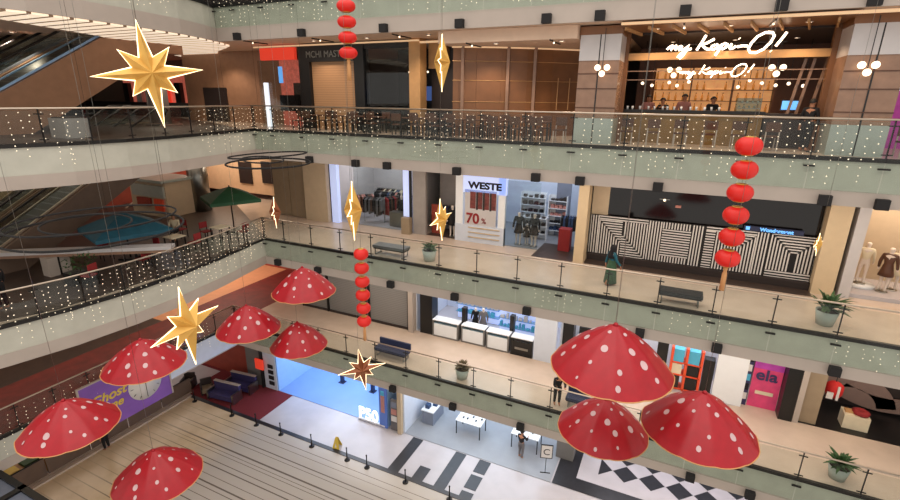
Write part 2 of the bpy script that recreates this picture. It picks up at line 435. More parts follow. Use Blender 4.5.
for k in (1, 2, 3, 4):
    c = [p for p in CURVE[k]]
    rp = [p for p in resample(c[::-1], 1.3) if p[1] > 2.5 or k == 4]
    c2 = [p for p in c if p[1] > 2.4]
    if k == 1: c2 = [(-22.05, 3), (-22.05, 17.7)]
    balustrade(ll[k], c2[::-1], LV[k], rp)
# low barrier round the atrium stage floor, left side
t = thing('glass_balustrade', 'low brown tinted glass barrier at the left edge of the beige atrium floor', 'balustrade', (-26.2, 12, 0))
for i in range(8):
    y0 = 1.2+i*2; MB().box(-26.24, -26.2, y0+.03, y0+1.97, .06, 1.0).build('glass_panel', 'brown_under', t, True)
MB().tube([(-26.22, 1.2, 1.04), (-26.22, 17.1, 1.04)], .03).build('handrail', 'dark_metal', t, True)
MB().box(-26.32, -26.1, 1.2, 17.1, 0, .07).build('base_strip', 'marble_beige', t, True)

# queue posts on the stage edge
qp = thing('queue_post', 'dark queue post on the stage edge nearest the corner', 'post', (0, 0, 0), 0, 'queue posts along the dark floor line')
MB().lathe([(0, 0), (.15, 0), (.14, .03), (.05, .05), (0, .05)], n=16).build('base', 'dark_metal', qp)
MB().lathe([(.0, .04), (.032, .04), (.028, .72), (.04, .73), (.04, .78), (0, .79)], n=10).build('pole', 'dark_metal', qp)
proto(qp)
qpos = []
for px, py in ((188.8, 405), (230, 417), (254, 427), (280.5, 435), (309, 449), (342.5, 465), (365, 470), (402, 487), (446, 505)):
    p = atZ(px, py, 0); qpos.append((p.x, 16.55))
qls = ['dark queue post in the far corner of the beige atrium floor', 'dark queue post before the red carpet', 'dark queue post where red carpet meets pale floor',
       'dark queue post on the pale floor edge, first right of the red carpet', 'dark queue post left of the yellow caution board', 'dark queue post just right of the yellow caution board',
       'dark queue post, second right of the yellow caution board', 'dark queue post by the wide dark floor stripe', 'dark queue post at the bottom edge near the floor stripes']
for i, ((x, y), l) in enumerate(zip(qpos, qls)):
    if i == 0: qp.location = (x, y, .004); qp['label'] = l
    else: dup(qp, (x, y, .004), 0, l)

# ------------------------------------------------------------------ spotlight boxes on the slab edges
sb = thing('spotlight', 'x', 'spotlight', (0, 0, 0), 0, 'black box spotlights under the gallery edges')
MB().box(-.155, .155, -.1, .1, -.15, .15).build('housing', 'black_matte', sb)
MB().box(-.03, .03, .1, .14, -.06, .06).build('bracket', 'dark_metal', sb)
proto(sb); first = True
SX = {4: ([-19.2, -15.41, -11.28, -8.01, -4.79, -3.04, -.54, 1.92, 4.0], 20.63), 3: ([-15.5, -12.92, -11.3, -8.04, -4.82, -3.2, -.62, 3.97, 5.31], 15.27),
      2: ([-18.1, -15.5, -11.29, -8.05, -4.84, -.54, 1.97, 5.3], 9.87), 1: ([-11.34, -8.07, -4.8, 1.93, 3.9], 4.35)}
nm = {4: 'topmost gallery edge', 3: 'gallery edge below the cafe', 2: 'gallery edge under the benches and planters', 1: 'lowest gallery edge'}
ords = ['first', 'second', 'third', 'fourth', 'fifth', 'sixth', 'seventh', 'eighth', 'ninth']
for k in (4, 3, 2, 1):
    for i, x in enumerate(SX[k][0]):
        l = 'black box spotlight on the %s, %s from the left' % (nm[k], ords[i])
        if first: sb.location = (x, 17.55, SX[k][1]); sb['label'] = l; first = False
        else: dup(sb, (x, 17.55, SX[k][1]), 0, l)

# ------------------------------------------------------------------ hanging decorations
TOP = 34
def cord(parent, n='cord', z0=0, r=.0035):
    zt = TOP-parent.location.z
    return MB().tube([(0, 0, z0), (0, 0, zt)], r, 5).build(n, 'steel', parent)
def cap_z(s, R, h): return -h*(.58*s+.42*s**2.2)
def mushroom(label, apex, dep, width, seed, hr=.62):
    p = atD(apex[0], apex[1], dep); R = width/2/FPX*dep; h = R*hr
    t = thing('mushroom_umbrella', label, 'hanging decoration', p, random.random()*2, 'red mushroom cap decorations')
    mb = MB(); NS = 14; NA = 72
    def pt(a, s, off=0):
        w = math.cos(a*12)                                     # twelve ribs
        rr = R*s*(1-.006*s*(1-w))
        z = cap_z(s, R, h)-.03*R*s*abs(math.sin(a*6))
        return Vector((rr*math.cos(a), rr*math.sin(a), z+off))
    vs = []; fs = []
    for i in range(NS+1):
        for k in range(NA): vs.append(pt(2*PI*k/NA, max(.004, i/NS)))
    for i in range(NS):
        for k in range(NA): fs.append((i*NA+k, (i+1)*NA+k, (i+1)*NA+(k+1) % NA, i*NA+(k+1) % NA))
    mb.add(vs, fs, True)
    # underside shell
    mb.mat(1); n0 = len(vs)
    vs2 = [v-Vector((0, 0, .02*R)) if i < NS*NA else v for i, v in enumerate(vs)]
    mb.add(vs2, [f[::-1] for f in fs], True)
    # dots as patches on the cloth
    mb.mat(2); rnd = random.Random(seed)
    for s, cnt, rr, ph in ((.2, 5, .028, 0), (.42, 7, .05, .3), (.66, 9, .05, .1), (.86, 8, .036, .45)):
        for j in range(cnt):
            a0 = 2*PI*(j+ph+rnd.uniform(-.18, .18))/cnt; s0 = s+rnd.uniform(-.045, .045)
            q = rr*rnd.choice((.6, .8, 1, 1.15, 1.3)); ring = [pt(a0, s0, .007*R)]
            for u in (.5, 1):
                for w in range(12):
                    b = 2*PI*w/12; ring.append(pt(a0+q*u*math.sin(b)/s0, min(.99, s0+q*u*math.cos(b)*.9), .007*R))
            f = [(0, 1+w, 1+(w+1) % 12) for w in range(12)]+[(1+w, 13+w, 13+(w+1) % 12, 1+(w+1) % 12) for w in range(12)]
            mb.add(ring, f, True)
    mb.build('canopy', ['red_fabric', 'cream_trim', 'dot_white'], t)
    MB().tube([pt(2*PI*k/NA, 1) for k in range(NA)], .006*R+.005, 6, True).build('rim', 'cream_trim', t)
    MB().lathe([(0, .03), (.03, .02), (.05*R, -.02*R), (0, -.02*R)], n=12).build('finial', 'red_fabric', t)
    cord(t)
    return t
mush = [('largest red mushroom cap with white dots, upper of the right cluster of three', (616, 324), 9.0, 121, 0.8),
        ('red mushroom cap with white dots, lower left of the right cluster of three', (606, 399), 11.0, 89, .8),
        ('red mushroom cap with white dots, rightmost of all, below the long lantern string', (705, 392), 9.3, 110, .8),
        ('red mushroom cap before the grey shutters, highest of the far trio', (302, 267), 16.0, 63, .82),
        ('red mushroom cap with white dots just right of the lower gold star', (246, 305), 15.5, 62, .84),
        ('smallest red mushroom cap, lowest of the far trio, above the blue shop', (297, 322), 16.0, 56, .9),
        ('red mushroom cap with white dots above the purple clock billboard', (140, 339), 12.0, 76, .74),
        ('red mushroom cap with white dots at the left edge, left of the clock billboard', (63, 400), 10.0, 87, .74),
        ('red mushroom cap with white dots at the bottom, over the beige atrium floor', (153, 450), 11.5, 82, .78)]
for i, (l, a, d, w, hr) in enumerate(mush): mushroom(l, a, d, w, i+3, hr)

def lantern_string(label, px, py, dep, n, wpx, step, total_px):
    p = atD(px, py, dep); R = wpx/2/FPX*dep
    # vertical step found from the pixel run below the first lantern
    lo, hi = 0, 8
    def proj(q):
        d = q-Vector((0, 0, CAMZ)); return 250+FPX*d.dot(RY)/d.dot(RZ)
    for _ in range(40):
        mid = (lo+hi)/2
        if proj(p-Vector((0, 0, mid)))-py < total_px: lo = mid
        else: hi = mid
    st = lo/(n-1)
    t = thing('lantern_string', label, 'lantern string', p, 0, 'strings of red lanterns')
    for i in range(n):
        mb = MB(); nr = 16; hz = st*.40
        vs = []; fs = []
        N1 = 10; NA = 32
        for a in range(N1+1):
            ph = PI*(.12+.76*a/N1)
            for k in range(NA):
                rr = R*(math.sin(ph)**.8)*(1-.03*(k % 2))
                vs.append((rr*math.cos(2*PI*k/NA), rr*math.sin(2*PI*k/NA), -i*st+hz*math.cos(ph)))
        for a in range(N1):
            for k in range(NA): fs.append((a*NA+k, (a+1)*NA+k, (a+1)*NA+(k+1) % NA, a*NA+(k+1) % NA))
        mb.add(vs, fs, True)
        lo_ = mb.build('lantern', 'lantern_red', t)
        MB().lathe([(0, hz), (R*.42, hz), (R*.42, hz*.88), (R*.36, hz*.86)], (0, 0, -i*st), 14).build('gold_cap', 'gold', lo_)
        MB().lathe([(0, -hz), (R*.42, -hz), (R*.42, -hz*.88), (R*.36, -hz*.86)], (0, 0, -i*st), 14).build('gold_cap', 'gold', lo_)
    mb = MB().lathe([(0, 0), (R*.18, 0), (R*.2, -R*.25), (R*.14, -R*.4), (R*.2, -R*.7), (R*.22, -R*2.2), (0, -R*2.2)], (0, 0, -(n-1)*st-st*.40), 10)
    mb.build('tassel', 'cream_trim', t)
    cord(t, z0=-(n-1)*st)
lantern_string('string of four red lanterns at the top, left of centre', 346, 6, 11, 4, 19, 1, 47)
lantern_string('string of six small red lanterns hanging in the middle of the atrium', 361, 254, 14, 6, 15, 1, 67)
lantern_string('string of six red lanterns hanging at the right below the cafe', 749, 146, 8.2, 6, 25, 1, 112)

def star(label, px, py, dep, rpx, yaw, roll, m='gold_star', thick=.2, tilt=0, group='gold eight-pointed stars'):
    p = atD(px, py, dep); R = rpx/FPX*dep
    view = (Vector((0, 0, CAMZ))-p); base = math.atan2(view.y, view.x)+PI/2
    t = thing('star_decoration', label, 'star', p, base+yaw, group)
    N = 8; out = []
    lens = [.95, .62, .98, .56, 1.04, .56, .98, .64]
    for i in range(N):
        a = PI/2+roll+i*PI/4
        out.append((R*lens[i]*math.cos(a), R*lens[i]*math.sin(a)))
        b = a+PI/8; out.append((R*.31*math.cos(b), R*.31*math.sin(b)))
    # local: face normal -Y
    f = Vector((0, -R*thick, 0)); bk = Vector((0, R*thick, 0))
    tl = Matrix.Rotation(tilt, 3, 'X')
    V = [tl @ Vector((x, 0, z)) for x, z in out]
    mb = MB(); n = len(V)
    mb.add(V+[tl @ f, tl @ bk], [(i, (i+1) % n, n) for i in range(n)]+[((i+1) % n, i, n+1) for i in range(n)])
    mb.build('star_body', m, t)
    MB().tube(V, .012*R+.004, 6, True).build('light_strip', 'led', t)
    MB().tube([V[0], (0, 0, TOP-p.z)], .0035, 5).build('cord', 'steel', t)
star('large gold star with glowing outline hanging at the upper left', 150, 73, 8.5, 51, .2, .1, thick=.2)
star('gold star with glowing outline, left, just above the mushroom caps', 187, 325, 10, 44, .75, .06, thick=.28)
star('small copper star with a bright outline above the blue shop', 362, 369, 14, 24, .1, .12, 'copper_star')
star('narrow gold star seen edge-on before the clothes shop window', 353, 210, 12, 30, 1.38, .0, thick=.3)
star('slim gold star half turned before the white sign boutique', 441, 219, 14, 22, 1.05, .1, thick=.3)
star('thin glowing star seen edge-on at the top beside the wood wall', 442, 62, 12, 27, 1.42, .0, thick=.3)
star('little pale star seen edge-on in front of the beige pillar at right', 818, 244, 12, 12, 1.3, .1, thick=.3)
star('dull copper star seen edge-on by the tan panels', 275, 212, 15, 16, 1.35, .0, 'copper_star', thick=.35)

def ring_lamp(label, c, R, r2, loc_z):
    t = thing('ring_chandelier', label, 'chandelier', c, 0, 'black double ring chandeliers')
    def ring(R_, z, tilt=0, ox=0): return [(ox+R_*math.cos(2*PI*k/48), R_*math.sin(2*PI*k/48), z+tilt*math.cos(2*PI*k/48)) for k in range(48)]
    MB().tube(ring(R, 0), .032, 6, True).build('outer_ring', 'black_matte', t)
    MB().tube(ring(R*.93, .28, .08), .026, 6, True).build('upper_ring', 'black_matte', t)
    MB().tube(ring(R*.5, .1, -.05, -R*.2), .026, 6, True).build('inner_ring', 'black_matte', t)
    mb = MB()
    for k in range(3): a = 2*PI*k/3+.4; mb.tube([(R*math.cos(a), R*math.sin(a), 0), (R*math.cos(a), R*math.sin(a), TOP-c[2])], .004, 4)
    mb.build('suspension_wires', 'dark_metal', t)
pc = atD(97, 229, 13); ring_lamp('large black double ring chandelier over the blue umbrella', pc, 2.05, 1, 0)
pc = atD(269, 163, 17); ring_lamp('small black ring chandelier before the salmon wall', pc, 1.4, 1, 0)

# ------------------------------------------------------------------ fairy lights (uncountable)
def lights(label, path, z0, z1, dens, seed, jit=.03, clusters=None, r=.02):
    rnd = random.Random(seed); mb = MB(); P = [Vector(p+(0,)) for p in path]
    for a, b in zip(P[:-1], P[1:]):
        L = (b-a).length; d = (b-a)/L; n = Vector((d.y, -d.x, 0)); x = 0
        while x < L:
            q = a+d*x
            if clusters is None or clusters(q):
                ln = rnd.choice((.55, .75, .95, 1.0)); zz = z1-rnd.uniform(0, .12)
                while zz > z1-(z1-z0)*ln:
                    o = q+n*(.13+rnd.uniform(0, .05))+d*rnd.uniform(-jit, jit)
                    mb.octa((o.x, o.y, zz), r*rnd.uniform(.7, 1.15)); zz -= rnd.uniform(.13, .25)
            x += dens*rnd.uniform(.7, 1.3)
    o = mb.build('fairy_light_curtain', 'led_dot'); tag(o, label, 'fairy lights', None, 'stuff'); return o
lights('curtain of white fairy lights on the cafe level balustrade', [(-18.8, 17.7), (9, 17.7)], 15.75, 17.5, .26, 1,
       clusters=lambda q: math.sin(q.x*1.9)+.8*math.sin(q.x*.77+1) > -.95)
lights('curtain of fairy lights across the top gallery glass', [(-20.4, 17.7), (0, 17.7)], 21.1, 23.0, .24, 2)
lights('curtain of fairy lights on the curved glass behind the large gold star', [p for p in CURVE[3] if p[1] > 5][::1], 15.7, 17.5, .3, 3, clusters=lambda q: q.y < 9.7 or q.y > 14)
lights('curtain of fairy lights on the curved glass below the umbrellas', [p for p in CURVE[2] if p[1] > 3.5], 10.2, 12.0, .25, 4)
lights('few fairy lights at the top left gallery edge', [p for p in CURVE[4] if 10 < p[1] < 15.5], 21.1, 22.6, .26, 5)
lights('sparse fairy lights on the middle gallery glass edge at right', [(-12, 17.7), (9, 17.7)], 10.1, 10.9, .3, 6, clusters=lambda q: math.sin(q.x*1.3) > .2 and True, r=.016)
lights('fairy lights on the glass over the clock billboard', [(-22.05, 6), (-22.05, 16)], 4.7, 6.4, .3, 7, r=.018)

# ------------------------------------------------------------------ level four slatted light soffit
c4 = CURVE[4]
band = [(x-.06, y) for x, y in c4 if y > 1]
back = [(-24.6, 21.0), (-26.5, 22.6), (-30.5, 24.4), (-31.2, 24.2), (-29, 21.0), (-27.2, 18.5), (-25.0, 15.9), (-23.3, 13.9), (-22.2, 11.4), (-21.2, 9.2), (-21.2, 4)]
sl = MB().prism(band+[(-21.6, 19.2)]+back, 20.42, 20.495)
struct('ceiling', sl, 'slat_light')
# round column rising to it
def column(label, x, y, z0, z1, r, m='grey_wall'):
    o = MB().lathe([(0, 0), (r, 0), (r, z1-z0), (0, z1-z0)], n=24).build('column', m); o.location = (x, y, z0)
    tag(o, label, 'column'); return o
column('round pale column under the slatted light soffit, behind the large star', -27.3, 18.8, 16.5, 20.42, .55)
column('round steel column left of the green umbrella', -27.4, 20.7, 11, 15, .6, 'steel')

# ------------------------------------------------------------------ escalators
def escalator(label, x, y0, z0, y1, z1, w=1.3, under='bronze', hand='black', glow=None, depth=1.1, ext=1.2):
    t = thing('escalator', label, 'escalator', (x, y0, z0), 0)
    def side(zt, zb): return [(y0-ext, z0+zt), (y0, z0+zt), (y1, z1+zt), (y1+ext, z1+zt)]
    def prof(mb, xa, xb, top, bot):
        pts = [(y0-ext, z0+top), (y0, z0+top), (y1, z1+top), (y1+ext, z1+top), (y1+ext, z1+bot), (y1, z1+bot), (y0, z0+bot), (y0-ext, z0+bot)]
        n = len(pts); vs = [(xa, y, z) for y, z in pts]+[(xb, y, z) for y, z in pts]
        fs = [(0, 1, 6, 7), (1, 2, 5, 6), (2, 3, 4, 5), (8, 15, 14, 9), (9, 14, 13, 10), (10, 13, 12, 11)]+[(i, (i+1) % n, n+(i+1) % n, n+i) for i in range(n)]
        return mb.add(vs, fs)
    prof(MB(), x-w/2-.25, x+w/2+.25, -.02, -depth).build('truss_cladding', under, t, True)
    prof(MB(), x-w/2+.1, x+w/2-.1, .04, -.01).build('steps', 'escalator_steps', t, True)
    for sgn in (-1, 1):
        xx = x+sgn*(w/2+.02)
        prof(MB(), xx-.012, xx+.012, .9, .02).build('glass_side', 'glass_clear', t, True)
        MB().tube([(xx, y0-ext, z0+.5), (xx, y0-ext-.2, z0+.75), (xx, y0-ext, z0+.95), (xx, y0, z0+.95), (xx, y1, z1+.95), (xx, y1+ext, z1+.95), (xx, y1+ext+.2, z1+.75), (xx, y1+ext, z1+.5)], .05, 8).build('handrail', hand, t, True)
        prof(MB(), xx-.05, xx+.05, .09, .0).build('skirt', 'rail_steel' if not glow else glow, t, True)
    return t
escalator('upper left escalator nearest the atrium, bronze clad soffit, blue-lit skirt', -24.6, 7.4, 16.5, 16.9, 22, under='bronze', glow='blue_wall', depth=2.0)
escalator('upper left escalator, the farther one behind its blue-lit neighbour', -27.0, 7.4, 16.5, 16.9, 22, under='bronze', glow='grey_blue')
escalator('middle left escalator with dark treads above the blue umbrella, nearest the atrium', -25.2, 7.4, 11, 16.9, 16.5, under='brown_under', depth=1.4)
escalator('middle left escalator behind, against the wall', -28, 7.4, 11, 16.9, 16.5, under='brown_under', depth=1.4)
escalator('small far escalator between the two umbrellas, pale handrails', -31.5, 15.5, 8.2, 20.5, 11, under='brown_under', hand='rail_steel')
# pale canopy beam over the left kiosk with its square column
t = thing('kiosk_canopy', 'pale canopy beam on a square column, left edge under the ring chandelier', 'canopy', (-22.5, 10, 11))
MB().bar((-24.2, 8.84, 11.95), (-18.9, 12.65, 11.95), .5, .14).build('beam', 'panel_grey', t, True)
MB().bar((-24.2, 8.84, 11.82), (-18.9, 12.65, 11.82), .46, .12).build('lower_band', 'mirror_wood', t, True)
a = atZ(57, 283, 11.9)
MB().box(-22.75, -22.25, 9.6, 10.4, 11.0, 11.77).build('column', 'fascia_pale', t, True)
MB().box(-22.26, -22.23, 9.97, 10.03, 11.0, 11.77).build('joint', 'dark_metal', t, True)

# ------------------------------------------------------------------ market umbrellas
def umbrella(label, x, y, z, R, H, m, sides=8, rz=0):
    t = thing('market_umbrella', label, 'umbrella', (x, y, z), rz, 'market umbrellas on the cafe terrace')
    vs = [(0, 0, H)]; fs = []
    for s in (.5, 1):
        for k in range(sides): a = 2*PI*k/sides; vs.append((R*s*math.cos(a), R*s*math.sin(a), H-(.30*R*s)-(.05*R if s == 1 else 0)))
    for k in range(sides):
        j = (k+1) % sides; fs += [(0, 1+k, 1+j), (1+k, 1+sides+k, 1+sides+j, 1+j)]
    n = len(vs)
    for k in range(sides): a = 2*PI*k/sides; vs.append((R*1.0*math.cos(a), R*1.0*math.sin(a), H-.35*R-.16))
    for k in range(sides): j = (k+1) % sides; fs.append((1+sides+k, n+k, n+j, 1+sides+j))
    o = MB().add(vs, fs).build('canopy', m, t)
    so = o.modifiers.new('thick', 'SOLIDIFY'); so.thickness = .015
    MB().cyl(0, 0, 0, H+.06, .035, n=10).build('pole', 'dark_metal', t)
    MB().box(-.35, .35, -.35, .35, 0, .07).build('base', 'dark_metal', t)
    mb = MB()
    for k in range(sides): a = 2*PI*k/sides; mb.bar((0, 0, H-.75), (R*.5*math.cos(a), R*.5*math.sin(a), H-.17*R), .025)
    mb.build('struts', 'dark_metal', t)
umbrella('blue market umbrella behind the large ring chandelier', -21.9, 12.6, 11, 2.05, 2.1, 'umb_blue', 4, .5)
umbrella('dark green market umbrella on the terrace by the salmon wall', -21.5, 18.0, 11, 1.75, 2.45, 'umb_green', 4, .3)

# ------------------------------------------------------------------ people
def skel(parent, name, verts, edges, rad, m, sub=1, root=0):
    me = bpy.data.meshes.new(name); me.from_pydata(verts, edges, [])
    o = bpy.data.objects.new(name, me); COL.objects.link(o); o.parent = parent
    me.materials.append(M[m])
    sk = o.modifiers.new('skin', 'SKIN'); sk.use_smooth_shade = True
    for i, r in enumerate(rad):
        sv = me.skin_vertices[0].data[i]; sv.radius = (r, r) if not isinstance(r, tuple) else r; sv.use_root = (i == root)
    s = o.modifiers.new('sub', 'SUBSURF'); s.levels = sub; s.render_levels = sub
    return o
def person(label, loc, rz, top='cloth_black', legs='denim', pose='stand', hair='hair', skin='skin', h=1.66, name='person', cat='person', long=None, scarf=None, group=None, hands=True, arm=.25):
    t = thing(name, label, cat, loc, rz, group); k = h/1.7
    V = []; R = []; E = []
    def v(x, y, z, r): V.append((x*k, y*k, z*k)); R.append(r*k if not isinstance(r, tuple) else (r[0]*k, r[1]*k)); return len(V)-1
    sit = pose == 'sit'; dz = -.42 if sit else 0
    step = .22 if pose == 'walk' else .03; ln = .12 if pose == 'lean' else 0
    pel = v(0, 0, .93+dz, (.15, .11)); sp = v(0, .02-ln*.4, 1.1+dz, (.125, .095)); ch = v(0, .02-ln, 1.3+dz, (.155, .11)); nk = v(0, .0-ln*1.3, 1.46+dz, .055)
    hb = v(0, -.01-ln*1.4, 1.545+dz, .075); hm = v(0, -.02-ln*1.5, 1.62+dz, .1); ht = v(0, -.005-ln*1.5, 1.69+dz, .07)
    E += [(pel, sp), (sp, ch), (ch, nk), (nk, hb), (hb, hm), (hm, ht)]
    arms = []; lg = []
    for s in (-1, 1):
        sh = v(s*.19, .02-ln, 1.4+dz, .058)
        if pose in ('lean', 'sit', 'reach'):
            el = v(s*.25, -.12-ln, 1.15+dz, .042); wr = v(s*.17, -.34-ln, 1.14+dz, .03); dirn = Vector((-.1*s, -1, 0))
        else:
            sw = arm*s*(1 if pose == 'walk' else .25)
            el = v(s*.25, .02+sw*.3, 1.12, .042); wr = v(s*.26, -.06+sw*.8, .88, .03); dirn = Vector((0, -.15, -1))
        E += [(ch, sh), (sh, el), (el, wr)]; arms.append((sh, el, wr))
        pm = v(*(Vector(V[wr])/k+dirn*.08), .03); E.append((wr, pm))
        if hands:
            for j, (ox, L) in enumerate(((-.028, .075), (-.01, .088), (.009, .083), (.027, .066))):
                f1 = v(*(Vector(V[pm])/k+dirn*.045+Vector((ox, 0, 0))), .0095); f2 = v(*(Vector(V[f1])/k+dirn*(L-.04)+Vector((0, .012, -.012))), .008); E += [(pm, f1), (f1, f2)]
            th = v(*(Vector(V[wr])/k+dirn*.05+Vector((-s*.05, -.012, 0))), .011); E.append((wr, th))
    for s in (-1, 1):
        hp = v(s*.095, 0, .86+dz, .095)
        if sit: kn = v(s*.12, -.44, .48, .062); an = v(s*.12, -.44, .09, .04)
        else: kn = v(s*.1, -.02-s*step*.6, .48, .062); an = v(s*.1, .02-s*step, .09, .04)
        a = Vector(V[an])/k; to = v(a.x, a.y-.15, .035, .036); he = v(a.x, a.y+.03, .045, .036)
        E += [(pel, hp), (hp, kn), (kn, an), (an, to), (an, he)]; lg.append((hp, kn, an))
    skel(t, 'body', V, E, R, skin, 1, pel)
    def sub(name, idx, edges, extra, m):
        mp = {i: j for j, i in enumerate(idx)}
        rr = [tuple(q+extra for q in R[i]) if isinstance(R[i], tuple) else R[i]+extra for i in idx]
        skel(t, name, [V[i] for i in idx], [(mp[a], mp[b]) for a, b in edges], rr, m, 1, 0)
    if top:
        idx = [pel, sp, ch, nk]+[q for a in arms for q in a]
        sub('top', idx, [(pel, sp), (sp, ch), (ch, nk)]+[(ch, a[0]) for a in arms]+[(a[0], a[1]) for a in arms]+[(a[1], a[2]) for a in arms], .016*k, top)
    if legs and not long:
        idx = [pel, sp]+[q for a in lg for q in a]
        sub('trousers', idx, [(pel, sp)]+[(pel, a[0]) for a in lg]+[(a[0], a[1]) for a in lg]+[(a[1], a[2]) for a in lg], .016*k, legs)
    if long:
        lm, zb, rb = long
        MB().lathe([(.13*k, 1.12*k), (.16*k, .98*k), (.2*k, .8*k), (rb*k, zb*k), (rb*k-.02, zb*k)], n=18).build('skirt', lm, t)
    if hair:
        hx, hy, hz = V[hm]; mb = MB(); vs = []; fs = []; n = 14
        for i in range(7):
            ph = i/6*1.75
            for j in range(n):
                a = 2*PI*j/n; back = .5+.5*math.sin(a)
                pp = ph*(.62+.38*back); rr = .118*k
                vs.append((hx+rr*math.sin(pp)*math.cos(a), hy+.012+rr*math.sin(pp)*math.sin(a), hz+.005+rr*1.08*math.cos(pp)))
        for i in range(6):
            for j in range(n): fs.append((i*n+j, i*n+(j+1) % n, (i+1)*n+(j+1) % n, (i+1)*n+j))
        mb.add(vs, fs, True)
        if scarf: mb.lathe([(.0, .15*k), (.1*k, .12*k), (.13*k, 0), (.125*k, -.12*k), (.2*k, -.3*k), (.2*k, -.42*k), (0, -.42*k)], (hx, hy+.03, hz), 14)
        mb.build('headscarf' if scarf else 'hair', hair, t)
    # face: nose, eyes, mouth
    if name == 'person':
        hx, hy, hz = V[hm]
        fm = MB().octa((hx, hy-.105*k, hz-.015), .016*k).mat(1)
        for s in (-1, 1): fm.ball((hx+s*.035*k, hy-.088*k, hz+.015*k), .012*k, 6)
        fm.mat(2).box(hx-.024*k, hx+.024*k, hy-.1*k, hy-.085*k, hz-.062*k, hz-.052*k)
        fm.build('face', [skin, 'black', 'cloth_red'], t)
    return t
person('woman in teal top, black headscarf and patterned green skirt walking past the hoarding', (-1.95, 19.1, 11), 2.2, 'teal', None, 'walk', 'cloth_black', long=('cloth_green', .1, .27), scarf=True, h=1.6)
person('person in black leaning on the rail beside the largest mushroom cap', (-3.45, 18.2, 5.5), .5, 'cloth_black', 'cloth_black', 'lean', h=1.62)
person('person in black top and grey trousers at the second white shop table', (-5.55, 20.75, 0), 2.9, 'cloth_black', 'cloth_grey', 'reach', h=1.65)
person('person in dark clothes standing at the left edge of the atrium floor', (-25.55, 11.6, 0), -1.2, 'cloth_black', 'cloth_black', 'stand', h=1.68)
person('person in black and dark trousers beside the first queue post by the purple board', (-25.0, 14.3, 0), .4, 'cloth_grey', 'cloth_black', 'stand', h=1.62) if False else None

# ------------------------------------------------------------------ furniture prototypes
def chair(label, loc, rz, fm, cm, group):
    t = thing('dining_chair', label, 'chair', loc, rz, group)
    MB().box(-.21, .21, -.21, .21, .42, .47).build('seat', cm, t)
    MB().box(-.21, .21, .18, .22, .6, .9).build('backrest', cm, t)
    for sx in (-1, 1):
        MB().bar((sx*.19, -.19, 0), (sx*.19, -.19, .42), .035).build('leg', fm, t)
        MB().bar((sx*.19, .2, 0), (sx*.19, .2, .9), .035).build('leg', fm, t)
    return proto(t)
def table(label, loc, m_top, m_leg, w=.8, d=.8, h=.75, group=None, name='cafe_table'):
    t = thing(name, label, 'table', loc, 0, group)
    MB().box(-w/2, w/2, -d/2, d/2, h-.04, h).build('tabletop', m_top, t)
    for sx in (-1, 1):
        for sy in (-1, 1): MB().bar((sx*(w/2-.05), sy*(d/2-.05), 0), (sx*(w/2-.05), sy*(d/2-.05), h-.04), .045).build('leg', m_leg, t)
    return proto(t)
g1 = 'dark chairs along the cafe level glass'
c0 = chair('dark wooden dining chair behind the fairy-lit glass near the beige shutter', (-16.9, 18.6, 16.5), 0, 'black', 'wood_dark', g1)
xs = [-16.0, -14.4, -13.5, -12.6, -11.2, -10.3, -9.4, -8.6, -7.7, -6.8, -5.9, -5.1]
for i, x in enumerate(xs):
    for yy, rz in ((18.35, PI), (19.45, 0)):
        if x == -8.6 and rz == 0: continue
        dup(c0, (x, yy, 16.5), rz+random.uniform(-.2, .2), 'dark wooden dining chair behind the fairy-lit glass, %s the wood panelled wall' % ('in front of' if x > -9 else 'left of'), g1)
t0 = table('small dark table behind the fairy-lit glass', (-16.0, 18.9, 16.5), 'wood_dark', 'black', .7, .6, .72, 'dark tables along the cafe level glass')
for x in xs[1::1]: dup(t0, (x, 18.9, 16.5), 0, 'small dark table behind the fairy-lit glass, %s the wood panelled wall' % ('in front of' if x > -9 else 'left of'))
g2 = 'pale framed chairs in front of the cafe bar'
c1 = chair('pale framed chair with dark brown seat, leftmost before the cafe bar', (-4.3, 18.6, 16.5), 0, 'fascia_pale', 'wood_dark', g2)
for i, x in enumerate((-2.0, -1.1, -.2, .7, 1.6, 2.5, 5.9, 6.8)):
    dup(c1, (x, 19.3 if i < 6 else 18.9, 16.5), PI*(i % 2)+.1, 'pale framed chair with dark brown seat before the cafe bar, %s from the left' % ords[i], g2)

def bench(label, loc, rz, m, w=1.7):
    t = thing('bench', label, 'bench', loc, rz)
    MB().box(-w/2, w/2, -.3, .3, .34, .46).build('cushion', m, t)
    MB().box(-w/2, w/2, .24, .34, .46, .78).build('backrest', m, t) if m == 'navy' else None
    MB().box(-w/2+.03, w/2-.03, -.27, .27, .28, .34).build('frame', 'dark_metal', t)
    for sx in (-1, 1):
        mb = MB().bar((sx*(w/2-.12), -.24, 0), (sx*(w/2-.12), -.24, .3), .04).bar((sx*(w/2-.12), .24, 0), (sx*(w/2-.12), .24, .3), .04).bar((sx*(w/2-.12), -.24, .02), (sx*(w/2-.12), .24, .02), .04)
        mb.build('leg_frame', 'steel', t)
bench('grey cushioned bench on the middle gallery, left of the leafy planter', (-11.7, 18.35, 11), 0, 'vinyl_grey')
bench('black cushioned bench on the middle gallery below the maze hoarding', (.6, 18.35, 11), 0, 'black', 1.45)
bench('navy bench on the lowest gallery, left of the dried planter', (-11.9, 18.5, 5.5), 0, 'navy', 1.8)
bench('navy bench on the lowest gallery beside the leaning person', (-2.2, 18.5, 5.5), 0, 'navy', 1.8)

